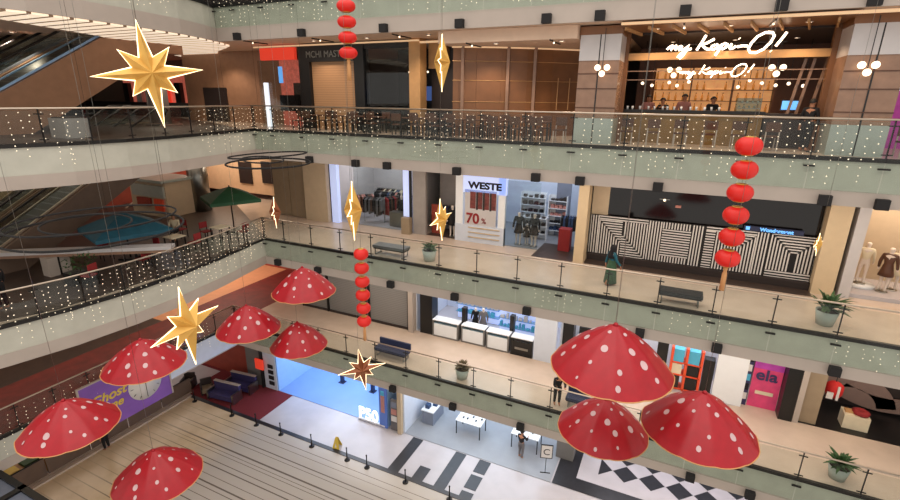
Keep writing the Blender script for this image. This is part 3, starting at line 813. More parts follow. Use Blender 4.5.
def plant(label, loc, kind='leaf', seed=1, H=.9, n=46):
    t = thing('potted_plant', label, 'plant', loc, 0, 'gallery planters')
    MB().lathe([(0, 0), (.24, 0), (.33, .5), (.31, .5), (.29, .42), (0, .42)], n=4*6, sm=True).build('pot', 'pot', t)
    MB().lathe([(0, .45), (.29, .44)], n=16).build('soil', 'soil', t)
    rnd = random.Random(seed); mb = MB(); st = MB()
    for i in range(n):
        a = rnd.uniform(0, 2*PI); tilt = rnd.uniform(.1, 1.25); L = rnd.uniform(.35, .75)*H; w = rnd.uniform(.04, .075)
        b = Vector((.08*math.cos(a), .08*math.sin(a), .45+rnd.uniform(0, .25)*H))
        d = Vector((math.cos(a)*math.sin(tilt), math.sin(a)*math.sin(tilt), math.cos(tilt))); s = Vector((-math.sin(a), math.cos(a), 0))
        pts = []
        for j in range(5):
            u = j/4; c = b+d*(L*u)-Vector((0, 0, .35*L*u*u)); ww = w*math.sin(PI*min(1, .12+u*.88))
            pts += [c-s*ww, c+s*ww]
        mb.add(pts, [(2*j, 2*j+1, 2*j+3, 2*j+2) for j in range(4)], True)
    o = mb.build('foliage', kind, t); so = o.modifiers.new('t', 'SOLIDIFY'); so.thickness = .004
    for i in range(4): a = i*1.6; st.tube([(0, 0, .42), (.1*math.cos(a), .1*math.sin(a), .8)], .012, 5)
    st.build('stem', 'soil', t)
plant('leafy plant in a pale pot on the middle gallery between benches', (-9.75, 18.45, 11), 'leaf', 2, .75)
plant('large leafy plant in a pale pot before the mannequin shop', (5.0, 18.6, 11), 'leaf', 3, 1.25, 60)
plant('dried brown bush in a pale pot on the lowest gallery', (-7.95, 18.3, 5.5), 'leaf_dry', 4, .7, 60)
plant('bushy green plant in a pale pot on the lowest gallery, bottom right', (6.4, 18.35, 5.5), 'leaf', 5, .95, 70)

# wet floor board
t = thing('caution_board', 'yellow A-frame caution board between queue posts on the pale floor', 'sign', (-14.7, 17.15, 0), .2)
for s in (-1, 1):
    MB().add([(-.2, s*.2, 0), (.2, s*.2, 0), (.07, s*.03, .62), (-.07, s*.03, .62), (-.2, s*.2-.02, 0), (.2, s*.2-.02, 0), (.07, s*.03-.02, .62), (-.07, s*.03-.02, .62)],
             [(0, 1, 2, 3), (7, 6, 5, 4), (0, 4, 5, 1), (1, 5, 6, 2), (2, 6, 7, 3), (3, 7, 4, 0)]).build('panel', 'yellow', t)
MB().add([(-.05, -.215, .12), (.05, -.215, .12), (0, -.155, .34), (-.05, -.21, .12), (.05, -.21, .12), (0, -.15, .34)], [(0, 1, 2), (5, 4, 3), (0, 3, 4, 1), (1, 4, 5, 2), (2, 5, 3, 0)]).build('warning_mark', 'white', t)

# ------------------------------------------------------------------ text
def text(s, size, ext, m, parent=None, loc=(0, 0, 0), rot=(PI/2, 0, 0), name='lettering', shear=0, bold=0, sx=1):
    cu = bpy.data.curves.new(name, 'FONT'); cu.body = s; cu.size = size; cu.extrude = ext; cu.shear = shear; cu.offset = bold
    cu.materials.append(M[m]); o = bpy.data.objects.new(name, cu); COL.objects.link(o)
    dg = bpy.context.evaluated_depsgraph_get(); me = bpy.data.meshes.new_from_object(o.evaluated_get(dg))
    bpy.data.objects.remove(o); o = bpy.data.objects.new(name, me); COL.objects.link(o)
    o.location = loc; o.rotation_euler = rot; o.scale = (sx, 1, 1)
    if parent: o.parent = parent
    return o

def wall(name, x0, x1, y0, y1, z0, z1, m):
    z1 = up_(z1); return struct(name, MB().box(x0, x1, y0, y1, z0, z1), m)
# =================================================================== LEVEL 3 (cafe level)
Z = 16.5
wall('wall_back', -47, XR, 30, 30.3, Z, 20.5, 'shop_dark')
wall('wall_back', -29, -20.6, 22.0, 22.3, Z, 20.5, 'bronze')
wall('trim_13', -27.4, -25.4, 21.94, 22.0, Z, 18.5, 'shop_dark')
# red sign shop
t = thing('shopfront', 'shop with a glowing red sign and pink posters left of the beige shutter', 'shop', (-19.1, 20, Z))
MB().box(-20.2, -17.95, 19.8, 20.0, 19.78, 20.34).build('sign_board', 'red_sign', t, True)
MB().box(-20.6, -17.75, 19.95, 20.1, Z, 19.78).build('glass_front', 'glass_shop', t, True)
MB().box(-20.5, -17.8, 21.4, 21.5, Z, 19.9).build('back_panel', 'pink_shop', t, True)
MB().box(-20.25, -20.05, 19.9, 20.05, Z, 18.7).build('light_column', 'sign_white', t, True)
MB().box(-19.55, -19.35, 20.3, 20.4, 18.7, 19.5).build('light_panel', 'screen_blue', t, True)
MB().box(-18.7, -17.9, 20.4, 20.6, 17.2, 18.7).build('poster', 'shop_dark', t, True)
MB().box(-19.6, -18.3, 20.3, 20.5, 17.3, 18.1).build('display', 'black', t, True)
# black fronted shutter shop
t = thing('shopfront', 'black fronted closed shop with a beige roller shutter and dim sign letters', 'shop', (-15.8, 20, Z))
mb = MB().box(-17.75, -17.1, 19.85, 20.3, Z, 20.36).box(-14.45, -13.9, 19.85, 20.3, Z, 20.36).box(-17.1, -14.45, 19.85, 20.3, 19.65, 20.36)
mb.build('frame', 'black', t, True)
MB().box(-17.1, -14.45, 20.05, 20.15, Z, 19.65).build('roller_shutter', 'shutter_beige', t, True)
text('MCHI MASTER', .42, .01, 'steel', t, (-17.25+15.8, -.17, 19.84-Z), sx=.95)
t = thing('shopfront', 'dark glass shop with small blue screens glowing inside, next to the cream pillar', 'shop', (-12.7, 20, Z))
MB().box(-13.9, -11.5, 19.9, 20.0, Z, 20.3).build('glass_front', 'black_gloss', t, True) if False else MB().box(-13.9, -11.5, 19.95, 20.0, Z, 20.3).build('glass_front', 'glass_shop', t, True)
MB().box(-13.9, -11.5, 19.9, 20.05, 20.15, 20.36).build('header', 'black', t, True)
MB().box(-14.2, -11.3, 23.4, 23.6, Z, 20.4).build('back_wall', 'black_matte', t, True)
MB().box(-13.3, -12.5, 23.2, 23.38, 17.9, 18.6).build('screen', 'screen_dim', t, True)
MB().box(-12.4, -11.6, 23.2, 23.38, 17.9, 18.6).build('screen', 'screen_dim', t, True)
mb = MB()
for i in range(6): mb.ball((-13.4+i*.36, 23.2, 19.3), .05, 6)
mb.build('ceiling_lights', 'lamp_glow', t, True)
MB().box(-13.8, -11.6, 21.5, 22.3, Z, 17.5).build('counter', 'shop_dark', t, True)
boxthing('pillar', 'cream pillar left of the wood panelled wall on the cafe level', 'pillar', (-11.45, -10.9, 19.8, 20.4, Z, 20.4), 'wood_light')
wall('wall_back', -10.9, -9.1, 20.9, 21.1, Z, 20.4, 'shop_dark'); wall('trim_14', -10.9, -10.0, 20.6, 20.88, 19.3, 20.4, 'wood_light')
# wood panelled hoarding
t = thing('panel_wall', 'long reddish wood panelled wall with pale upright battens', 'wall panel', (-6.5, 20, Z))
CW = [(-9.1, 19.3), (-8.2, 19.65), (-7.3, 20.15), (-6.4, 20.75), (-5.5, 21.45), (-4.6, 22.3), (-3.6, 23.3)]
def along(px):
    # point of the curved wall hit by the sight line of a batten (fixed world result)
    for k in range(len(CW)-1):
        for j in range(20):
            u = j/20; x = CW[k][0]*(1-u)+CW[k+1][0]*u; y = CW[k][1]*(1-u)+CW[k+1][1]*u
            d = Vector((x, y, -.5)); q = 450+FPX*d.dot(RX)/d.dot(RZ)
            if q >= px: return x, y
    return CW[-1]
mb = MB(); 
for p, q in zip(CW[:-1], CW[1:]): mb.bar((p[0], p[1]+.08, (Z+20.05)/2), (q[0], q[1]+.08, (Z+20.05)/2), .12, 20.05-Z)
mb.build('panelling', 'wood', t, True)
for px in (460, 504, 531):
    x, y = along(px); MB().box(x, x+.13, y-.08, y+.02, Z, 20.05).build('batten', 'mirror_wood', t, True)
mb = MB()
for z in (17.9, 18.75, 19.5): mb.tube([(x, y+.0, z) for x, y in CW], .015, 4)
mb.build('joint_lines', 'wood_light', t, True)
for px in (556, 567):
    x, y = along(px); MB().bar((x, y-.06, 17.6), (x, y-.06, 18.9), .035).build('door_handle', 'wood_light', t, True)
struct('ceiling', MB().prism([(-9.2, 18.2), (-3.85, 18.2), (-3.85, 24), (-9.2, 24)], 20.05, 20.49), 'ceiling_warm')
struct('trim_35', MB().tube([(x, y-.06, 20.03) for x, y in CW], .035, 6), 'strip_glow')
# glowing cove line under the ceiling edge
struct('trim_15', MB().box(-20.5, -10.9, 19.68, 19.76, 20.36, 20.42).box(-10.9, -9.2, 19.78, 19.86, 20.28, 20.36), 'strip_glow')
# clad columns either side of the cafe
for x0, x1, w in ((-3.8, -2.42, 'left'), (3.9, 5.3, 'right')):
    t = thing('column', 'broad square mirror-clad column with grey top panels, %s of the cafe sign' % w, 'column', ((x0+x1)/2, 19.3, Z))
    MB().box(x0, x1, 18.6, 20, Z+.9, 19.35).build('cladding', 'mirror_wood', t, True)
    xm = (x0+x1)/2
    for a, b in ((x0, xm-.02), (xm+.02, x1)):
        MB().box(a, b, 18.56, 20, 19.35, 20.18).build('top_panel', 'panel_grey', t, True)
        MB().box(a, b, 18.56, 20, Z, Z+.9).build('base_panel', 'green_panel', t, True)
    MB().box(xm-.02, xm+.02, 18.58, 20, Z, 20.4).build('joint', 'black', t, True)
    MB().box(x0-.03, x1+.03, 18.55, 20.02, 20.18, 20.45).build('capital', 'wood', t, True)
    mb = MB()
    for z in (17.75, 18.4, 18.9): mb.box(x0-.01, x1+.01, 18.575, 18.6, z, z+.03)
    mb.build('joint_lines', 'wood_dark', t, True)
# cafe
wall('wall_back', -2.4, 5.0, 25.5, 25.7, Z, 20.4, 'wood_dark')
wall('ceiling', -2.4, 3.9, 17.95, 20.2, 20.36, 20.46, 'wood'); wall('ceiling', -2.4, 5.4, 20.2, 25.5, 20.3, 20.46, 'shop_dark')
wall('ceiling', 5.4, XR, 18.4, 30, 20.36, 20.46, 'wood')
for i in range(9):
    a = -2.3+i*.72; struct('trim_%d' % (16+i), MB().bar((a, 18.3, 20.3), (a+.35, 20.2, 20.3), .06, .1), 'wood_light')
mb = MB().box(-2.4, 14, 17.9, 18.0, 20.36, 20.44)
struct('trim_26', mb, 'strip_glow')  # cream band, not a lamp; its brightness is put in as glow
t = thing('shopfront', 'cafe shopfront frame with a cream beam under the large script sign', 'shopfront', (.8, 20, Z))
MB().box(-2.4, 3.9, 19.95, 20.15, 19.42, 19.66).build('beam', 'wood_light', t, True)
MB().box(-2.45, -2.3, 19.9, 20.2, Z, 20.36).build('post', 'wood', t, True)
MB().box(3.75, 3.9, 19.9, 20.2, Z, 20.36).build('post', 'wood', t, True)
for x in (2.85, 3.1, 3.45): MB().bar((x, 20.4, Z), (x+.35, 20.4, 19.4), .08).build('slat', 'mirror_wood', t, True)
for z in (19.05, 18.75): MB().bar((-2.3, 20.0, z), (5.6, 20.0, z), .03).build('rail', 'mirror_wood', t, True)
# neon script sign: strokes given in sign units
S = [[(160, 295), (175, 278), (192, 265), (186, 285), (184, 300), (200, 278), (216, 267), (212, 288), (212, 300), (228, 278), (243, 270), (238, 290), (240, 302), (250, 298)],
     [(256, 272), (250, 288), (256, 300), (275, 293), (300, 268), (288, 300), (272, 335), (250, 360), (236, 352), (252, 328), (285, 305), (318, 293)],
     [(397, 205), (378, 250), (352, 305)], [(452, 232), (410, 258), (378, 270), (395, 286), (415, 300), (434, 300), (446, 290)],
     [(462, 270), (442, 284), (442, 300), (458, 304), (475, 292), (480, 276), (466, 268)],
     [(505, 266), (490, 305), (472, 345)], [(500, 278), (520, 264), (536, 270), (530, 290), (512, 302), (496, 298)],
     [(562, 268), (550, 290), (556, 302), (572, 298), (588, 284)], [(600, 234), (603, 237)],
     [(596, 290), (625, 284), (656, 286)],
     [(782, 205), (745, 202), (705, 225), (675, 268), (664, 305), (678, 330), (712, 332), (752, 310), (786, 266), (799, 225), (785, 203), (758, 200)],
     [(865, 205), (843, 248), (818, 292)], [(794, 322), (798, 326)]]
def neon_sign(label, y, ox, oy, sc, r):
    p0 = atY(ox, oy, y); t = thing('neon_sign', label, 'sign', p0)
    kx = .0293/5.953*sc; kz = .0277/5.953*sc
    names = ['letter']*8+['dot', 'hyphen', 'letter', 'exclamation_mark', 'dot']
    for st, nm_ in zip(S, names):
        MB().tube([((u-160)*kx, 0, -(w-295)*kz) for u, w in st], r, 8).build(nm_, 'neon', t)
    MB().box(0, 720*kx, .06, .1, 30*kz, 34*kz).build('mounting_bar', 'black', t)
neon_sign('large glowing white script sign "my Kopi-O!" above the cafe', 19.8, 667, 49.6, 1, .038)
neon_sign('smaller glowing script sign "my Kopi-O!" inside the cafe', 22.4, 680, 73.5, .72, .024)
def trio(label, px, py, y):
    p = atY(px, py, y); t = thing('globe_lamp', label, 'lamp', p, 0, 'clusters of three round lamps')
    for i, (dx, dz) in enumerate(((-.16, .08), (.16, .08), (0, -.12))):
        g = MB().lathe([(0, -.02), (.1, -.02), (.1, .02), (0, .02)], n=18); 
        g.v = [(v[0]+dx, v[2], v[1]+dz) for v in g.v]
        g.build('globe', 'lamp_glow', t)
    MB().bar((0, .04, 0), (0, .04, 20.36-p.z), .02).build('hanger', 'black', t)
trio('three round lamps in front of the left clad column', 602, 70, 18.4)
trio('three round lamps just left of the inner script sign', 674, 72, 21.9)
trio('three round lamps just right of the inner script sign', 777, 70, 20.4)
trio('three round lamps in front of the right clad column', 868, 68, 18.4)
# bar counter
t = thing('bar_counter', 'long cafe bar counter with black top and mustard wood front', 'counter', (0, 20.5, Z))
MB().box(-2.7, 2.3, 20.35, 21.0, Z, 17.6).build('front', 'bar_front', t, True)
MB().box(-2.8, 2.35, 20.25, 21.1, 17.6, 17.7).build('worktop', 'black', t, True)
MB().box(2.35, 3.9, 20.3, 21.1, Z, 17.65).build('till_counter', 'shop_dark', t, True)
t = thing('pastry_case', 'glass cake display case on the bar counter left of the blue monitor', 'display case', (1.8, 20.7, 17.7))
MB().box(1.45, 2.2, 20.4, 21.0, 17.7, 18.15).build('glass_box', 'glass_case', t, True)
mb = MB()
for z in (17.8, 17.98): mb.box(1.47, 2.18, 20.5, 20.98, z, z+.015)
mb.build('shelf', 'steel', t, True)
mb = MB()
for i in range(8): mb.ball((1.55+i*.08, 20.7, 17.86+.17*(i % 2)), .035, 6)
mb.build('cakes', 'cloth_cream', t, True)
t = thing('monitor', 'blue lit monitor on the cafe till counter', 'monitor', (3.05, 20.6, 17.65))
MB().box(-.26, .26, -.02, .03, .1, .45).build('casing', 'black', t)
MB().box(-.235, .235, -.03, -.02, .13, .42).build('screen', 'screen_blue', t)
MB().box(-.08, .08, -.08, .1, 0, .02).bar((0, .02, 0), (0, .02, .15), .04).build('stand', 'black', t)
# back shelves with bottles
t = thing('bar_shelf', 'warmly lit wall of bar shelves behind the cafe counter', 'shelf', (0, 24.6, Z))
MB().box(-1.6, 3.0, 24.9, 25.0, 17.3, 19.4).build('back_panel', 'warm_glow', t, True)
for z in (17.6, 18.05, 18.5, 18.95): MB().box(-1.7, 3.0, 24.5, 24.9, z-.03, z).build('shelf_board', 'wood_dark', t, True)
for x in (-1.7, -.1, 1.5, 3.0): MB().box(x-.03, x+.03, 24.5, 24.95, Z, 19.4).build('upright', 'wood_dark', t, True)
bt = thing('bottle', 'small bottle on the lit cafe shelves', 'bottle', (-1.5, 24.7, 17.6), 0, 'bottles on the lit cafe shelves')
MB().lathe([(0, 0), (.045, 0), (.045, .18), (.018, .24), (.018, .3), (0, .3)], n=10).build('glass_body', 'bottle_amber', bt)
MB().lathe([(0, .3), (.02, .3), (.02, .33), (0, .33)], n=8).build('stopper', 'black', bt); proto(bt)
for z in (17.6, 18.05, 18.5, 18.95):
    for i in range(17):
        x = -1.5+i*.27+random.uniform(-.05, .05)
        if (z, i) != (17.6, 0) and random.random() < .85 and min(abs(x-q) for q in (-1.7, -.1, 1.5, 3.0)) > .1: dup(bt, (x, 24.7, z))
pl = thing('pendant_lamp', 'round glowing pendant lamp over the cafe bar', 'lamp', (-1.9, 22.2, 18.7), 0, 'small glowing pendant lamps in the cafe')
MB().ball((0, 0, 0), .06, 10).build('globe', 'lamp_glow', pl); MB().tube([(0, 0, .08), (0, 0, 1.58)], .01, 5).build('cord', 'black', pl); proto(pl)
for x, z in ((-1.55, 18.62), (-.9, 18.72), (-.6, 18.6), (-.2, 18.75), (1.9, 18.8), (2.3, 18.7), (2.75, 18.62), (3.15, 18.68), (3.6, 18.6), (1.5, 18.55)): dup(pl, (x, 22.2+random.uniform(-.4, .4), z))
person('cafe worker in pale top behind the bar, left end by the small lamps', (-1.55, 21.8, Z), .2, 'cloth_pink', 'cloth_black', 'reach', h=1.7)
person('cafe worker in black crouched over the bar, second from the left', (-.95, 21.6, Z), -.3, 'cloth_black', 'cloth_black', 'lean', h=1.6)
person('cafe worker in brown facing the hall in the middle of the bar', (-.25, 22.0, Z), .1, 'cloth_pink', 'cloth_grey', 'stand', h=1.75)
person('cafe worker in black with dark hair at the right end of the bar', (.75, 21.7, Z), .5, 'cloth_black', 'cloth_black', 'reach', h=1.66)
person('person in black standing at the right of the till counter', (3.5, 19.5, Z), 2.6, 'cloth_black', 'cloth_black', 'stand', h=1.6)
# glassware on the bar
gw = thing('drinking_glass', 'clear drinking glass on the cafe bar', 'glass', (-2.4, 20.5, 17.7), 0, 'glasses on the cafe bar')
MB().lathe([(0, 0), (.035, 0), (.042, .13), (.038, .13), (.032, .01), (0, .01)], n=10).build('tumbler', 'white_gloss', gw); proto(gw)
for i in range(14): dup(gw, (-2.2+i*.24+random.uniform(-.05, .05), 20.45+random.uniform(0, .4), 17.7))
# shop beyond the right column
wall('wall_back', 5.6, XR, 22.5, 22.7, Z, 20.4, 'shop_dark')
for i, x in enumerate((5.9, 8.3, 10.8)): boxthing('wall_panel', ['magenta lit panel in the shop at the right edge, beside the clad column', 'second magenta lit panel right of the one beside the clad column', 'third magenta lit panel, farthest right'][i], 'panel', (x, x+1.5, 22.43, 22.5, Z, 19.3), 'magenta_glow')
boxthing('light_panel', 'small white light panel in the magenta shop at the right edge', 'light', (6.1, 6.7, 22.38, 22.43, 18.45, 18.6), 'sign_white')
t = thing('planter_box', 'dark planter at the left side of the cafe level, inside the curved glass', 'planter', (-20.6, 10.6, Z))
MB().box(-.5, .5, -.4, .4, 0, .7).build('box', 'grey_wall', t); MB().box(-.42, .42, -.32, .32, .7, .74).build('soil', 'soil', t)
# shops beyond the left escalators, level 3
wall('wall_back', -46, -29.5, 26, 26.2, Z, 20.5, 'brown_under')
t = thing('shopfront', 'distant shop with salmon and white displays behind the large star', 'shop', (-36, 25, Z))
MB().box(-41, -33, 25.6, 25.7, Z, 19.4).build('display_wall', 'pink_shop', t, True)
for i in range(5): MB().box(-40.5+i*1.5, -39.9+i*1.5, 25.2, 25.5, Z+.4, 18.9).build('display_panel', ['black', 'white', 'shop_dark', 'red_sign', 'black'][i], t, True)
wall('trim_27', -48, -30, 24.8, 25, Z, 17.5, 'black_matte')

# =================================================================== LEVEL 2
Z = 11
wall('wall_back', -47, XR, 29, 29.3, Z, 15, 'grey_wall')
b1 = atY(207, 187, 25).z; b2 = atY(272, 196, 25).z; zb = (b1+b2)/2
t = thing('bulkhead', 'salmon lit bulkhead wall with two dark windows above the green umbrella', 'wall', (-28, 25, zb))
MB().box(-33.5, -23.2, 25, 25.3, zb, 15.0).build('panel', 'salmon_wall', t, True)
for px in (246, 269):
    p = atY(px, 173, 24.9); MB().box(p.x-.7, p.x+.5, 24.9, 25, p.z-.75, p.z+.75).build('window_frame', 'shop_dark', t, True)
wall('wall_back', -33.5, -23.2, 26.6, 26.8, Z, zb+.3, 'red_wall')
wall('wall_left', -33.8, -33.5, 15, 26.8, Z, 15, 'red_wall')
t = thing('shop_display', 'red shop interior with small white lights behind the green umbrella', 'shop', (-25, 26, Z))
for i, x in enumerate((-30.2, -29.6, -25.6, -24.6, -24.0)): MB().box(x, x+.25, 26.3, 26.5, Z, 12.6).build('light_panel', 'pink_shop' if i % 2 else 'sign_white', t, True)
# tan doors
t = thing('cabinet', 'tall tan double-door cupboard wall left of the lit clothes shop', 'cupboard', (-21.2, 22.2, Z))
MB().box(-22.6, -19.9, 22.2, 24, Z, 15.12).build('body', 'tan_door', t, True)
for x in (-22.5, -21.2): MB().box(x, x+1.25, 22.12, 22.2, Z+.05, 14.7).build('door', 'tan_door', t, True)
wall('wall_back', -19.9, -18.25, 21.9, 22.2, Z, 14.98, 'beige_wall')
# clothes shop A
def lit_shop(x0, x1, y0, y1, z0, z1, wm, fm):
    wall('wall_back', x0, x1, y1, y1+.1, z0, z1, wm); wall('wall_left', x0-.1, x0, y0, y1, z0, z1, wm); wall('wall_right', x1, x1+.1, y0, y1, z0, z1, wm)
    wall('floor', x0, x1, y0, y1, z0, z0+.012, fm)
lit_shop(-18.1, -12.85, 22.4, 26.5, Z, 14.98, 'panel_grey', 'marble_pale')
t = thing('shopfront', 'white lit frame and glass of the clothes shop on the middle gallery', 'shopfront', (-15.5, 22.2, Z))
MB().box(-18.1, -17.65, 22.1, 22.38, Z, 14.6).build('light_post', 'sign_box', t, True)
MB().box(-13.25, -12.86, 22.1, 22.38, Z, 14.6).build('light_post', 'sign_box', t, True)
MB().box(-12.86, -12.7, 22.05, 22.09, Z, 14.7).build('edge', 'black', t, True)
MB().box(-16.6, -13.25, 22.3, 22.34, Z, 14.6).build('glass_pane', 'glass_shop', t, True)
def rack(label, x, y, w, cols, rz=0, seed=0, z=Z, group='clothes racks in the clothes shop'):
    t = thing('clothes_rack', label, 'clothes rack', (x, y, z), rz, group)
    MB().tube([(-w/2, 0, 0), (-w/2, 0, 1.5), (w/2, 0, 1.5), (w/2, 0, 0)], .02, 6).build('frame', 'steel', t)
    rnd = random.Random(seed); n = int(w/.13)
    for i in range(n):
        xx = -w/2+.1+i*(w-.2)/max(1, n-1); L = rnd.uniform(.7, 1.05)
        MB().add([(xx-.03, -.05, 1.46), (xx+.03, -.05, 1.46), (xx+.03, .05, 1.46), (xx-.03, .05, 1.46), (xx-.05, -.24, 1.36), (xx+.05, -.24, 1.36), (xx+.05, .24, 1.36), (xx-.05, .24, 1.36), (xx-.05, -.27, 1.46-L), (xx+.05, -.27, 1.46-L), (xx+.05, .27, 1.46-L), (xx-.05, .27, 1.46-L)],
                 [(3, 2, 1, 0), (0, 1, 5, 4), (1, 2, 6, 5), (2, 3, 7, 6), (3, 0, 4, 7), (4, 5, 9, 8), (5, 6, 10, 9), (6, 7, 11, 10), (7, 4, 8, 11), (8, 9, 10, 11)]).build('garment', rnd.choice(cols), t)
D_ = ['cloth_black', 'cloth_grey', 'cloth_blue', 'cloth_black', 'wood_dark']
rack('rack of dark clothes at the left of the lit clothes shop', -16.2, 25.1, 1.7, D_+['cloth_pink'], .2, 1)
rack('rack with a red garment in the middle of the lit clothes shop', -15.2, 24.0, 1.0, ['cloth_red', 'cloth_black', 'wood_dark'], 1.2, 2)
rack('rack of black clothes at the right of the lit clothes shop', -13.9, 24.9, 1.7, ['cloth_black', 'cloth_black', 'cloth_grey'], 0, 3)
rack('wall rack of mixed clothes at the back of the lit clothes shop', -16.3, 26.0, 2.4, D_+['cloth_red', 'cloth_cream'], 0, 4)
boxthing('display_counter', 'pale box counter by the glass of the lit clothes shop', 'counter', (-14.6, -13.7, 22.8, 23.3, Z+.012, 11.85), 'steel')
boxthing('bin', 'olive box beside the right lit post of the clothes shop', 'bin', (-13.2, -12.7, 21.75, 22.1, Z, 11.9), 'tan_door')
def mannequin(label, loc, rz, dress, base=True, h=1.68, legs=None, skirt=True, group='mannequins in shop windows'):
    t = person(label, loc, rz, dress, legs, 'stand', None, 'skin_pale', h, 'mannequin', 'mannequin', (dress, .62, .24) if skirt else None, group=group, hands=False)
    MB().lathe([(0, 0), (.2, 0), (.2, .02), (0, .02)], n=18).build('stand', 'steel', t)
    return t
rack('rack of black coats by the glass of the lit clothes shop', -15.9, 23.2, 1.3, ['cloth_black', 'cloth_grey', 'wood_dark', 'cloth_black'], .1, 11)
rack('rack of brown and pink clothes behind the narrow gold star', -17.0, 23.8, 1.2, ['wood_dark', 'cloth_pink', 'cloth_black'], .9, 12)
rack('rack of dark dresses nearest the right lit post', -13.35, 24.0, 1.0, ['cloth_black'], 1.3, 13)
mannequin('mannequin in dark green dress by the left lit post of the clothes shop', (-17.3, 23.0, Z+.012), .2, 'cloth_green')
mannequin('mannequin in black by the glass at the right of the clothes shop', (-14.25, 23.6, Z+.012), 0, 'cloth_black')
# dark glazed shop between
wall('wall_back', -12.66, -11.9, 22.1, 22.3, Z, 14.98, 'grey_wall')
wall('wall_back', -11.9, -10.2, 23.8, 24, Z, 14.98, 'grey_wall')
wall('floor', -11.9, -10.2, 22.2, 23.8, Z, Z+.012, 'floor_dark')
rack('rack of dark blue clothes in the grey shop bay behind the slim star', -11.0, 23.3, 1.2, ['cloth_blue', 'cloth_black', 'navy'], 0, 5, group='clothes rack in the grey bay')
mannequin('mannequin in black with a white belt in the grey shop bay', (-10.55, 22.6, Z+.012), .3, 'cloth_black')
boxthing('backdrop_panel', 'red panel at the left of the grey shop bay', 'panel', (-11.85, -11.35, 22.7, 22.75, Z, 12.6), 'red_wall')
# white boutique
lit_shop(-10.15, -3.85, 22.3, 27, Z, 14.98, 'white_wall_cool', 'grey_floor')
t = thing('shop_sign', 'white lightbox sign with dark lettering above the red sale poster', 'sign', (-8.6, 22.2, 13.7))
MB().box(-9.75, -7.45, 22.1, 22.3, 13.55, 14.5).build('lightbox', 'sign_box', t, True)
text('WESTE', .46, .01, 'cloth_black', t, (-9.45+8.6, -.12, .08), bold=.02, sx=1.22)
t = thing('sale_poster', 'sale poster with dark red pictures and a red 70 on the white boutique', 'poster', (-8.8, 22.15, 11.9))
MB().box(-9.65, -7.95, 22.1, 22.16, 11.9, 13.7).build('backing', 'panel_grey', t, True)
mb = MB()
for i in range(4): mb.box(-9.35+i*.36, -9.05+i*.36, 22.085, 22.1, 12.75, 13.6)
mb.build('picture_strip', 'poster_red', t, True)
mb = MB()
for i in range(3): mb.box(-9.02+i*.36, -8.92+i*.36, 22.08, 22.1, 12.7, 13.6)
mb.build('dark_strip', 'shop_dark', t, True)
text('70', .72, .01, 'cloth_red', t, (-9.55+8.8, -.07, .1), bold=.02); text('%', .4, .01, 'cloth_red', t, (-8.72+8.8, -.07, .12))
wall('trim_28', -10.15, -7.5, 22.05, 22.3, Z, 11.9, 'white_wall_cool')
mb = MB()
for z in (11.25, 11.5, 11.75): mb.box(-9.4, -7.7, 22.0, 22.06, z, z+.05)
struct('trim_29', mb, 'beige_wall')
wall('trim_30', -10.15, -9.75, 22.1, 22.3, Z, 14.6, 'white_gloss'); wall('trim_31', -7.85, -7.5, 22.1, 22.3, Z, 14.6, 'white_gloss')
boxthing('glass_screen', 'glass screen in front of the two black-dressed mannequins', 'glass', (-7.5, -5.8, 22.2, 22.23, Z, 14.3), 'glass_shop')
mannequin('mannequin in black dress, left of the pair in the boutique window', (-6.95, 22.75, Z+.012), .1, 'cloth_black')
mannequin('mannequin in black dress, right of the pair in the boutique window', (-6.15, 22.75, Z+.012), -.1, 'cloth_black')
mannequin('small child-size mannequin in black between the boutique pair', (-6.55, 22.9, Z+.012), 0, 'cloth_black', h=1.1)
for i, (x, y, w) in enumerate(((-7.0, 25.5, 1.4), (-5.6, 25.2, 1.0), (-6.5, 24.2, 1.3))):
    t = thing('display_shelf', ['tall white shelf at the back left of the white boutique', 'tall white shelf at the back right of the white boutique', 'low white shelf behind the boutique mannequins'][i], 'shelf', (x, y, Z+.012))
    H_ = 2.2 if i < 2 else 1.2
    MB().box(-w/2, -w/2+.04, -.2, .2, 0, H_).box(w/2-.04, w/2, -.2, .2, 0, H_).box(-w/2, w/2, .18, .2, 0, H_).build('carcass', 'white_gloss', t)
    k = 0
    while .3+k*.4 < H_: 
        MB().box(-w/2+.04, w/2-.04, -.2, .18, .3+k*.4, .33+k*.4).build('shelf_board', 'white_gloss', t)
        gm = random.choice(['cloth_blue', 'cloth_black', 'cloth_pink', 'cloth_grey', 'shop_dark'])
        for j in range(4): MB().box(-w/2+.12+j*w*.22, -w/2+.3+j*w*.22, -.12, .1, .33+k*.4, .33+k*.4+random.uniform(.08, .2)).build('goods', gm, t)
        k += 1
wall('floor', -5.8, -3.9, 21.2, 23.6, Z, Z+.014, 'floor_dark')
boxthing('partition', 'grey-blue partition panel inside the boutique entrance', 'partition', (-5.75, -5.0, 25.3, 25.4, Z, 14.3), 'grey_blue')
boxthing('display_box', 'dark red display box by the boutique entrance', 'box', (-4.9, -4.35, 22.6, 23.1, Z+.014, 12.1), 'cloth_red')
rack('rack of black clothes at the boutique entrance beside the beige pillar', -4.6, 24.0, 1.1, ['cloth_black', 'cloth_black', 'cloth_blue'], 0, 8, group='rack at the boutique entrance')
boxthing('pillar', 'cream pillar between the boutique and the maze-patterned hoarding', 'pillar', (-3.86, -3.42, 21.2, 22.0, Z, 14.98), 'cream_pillar')
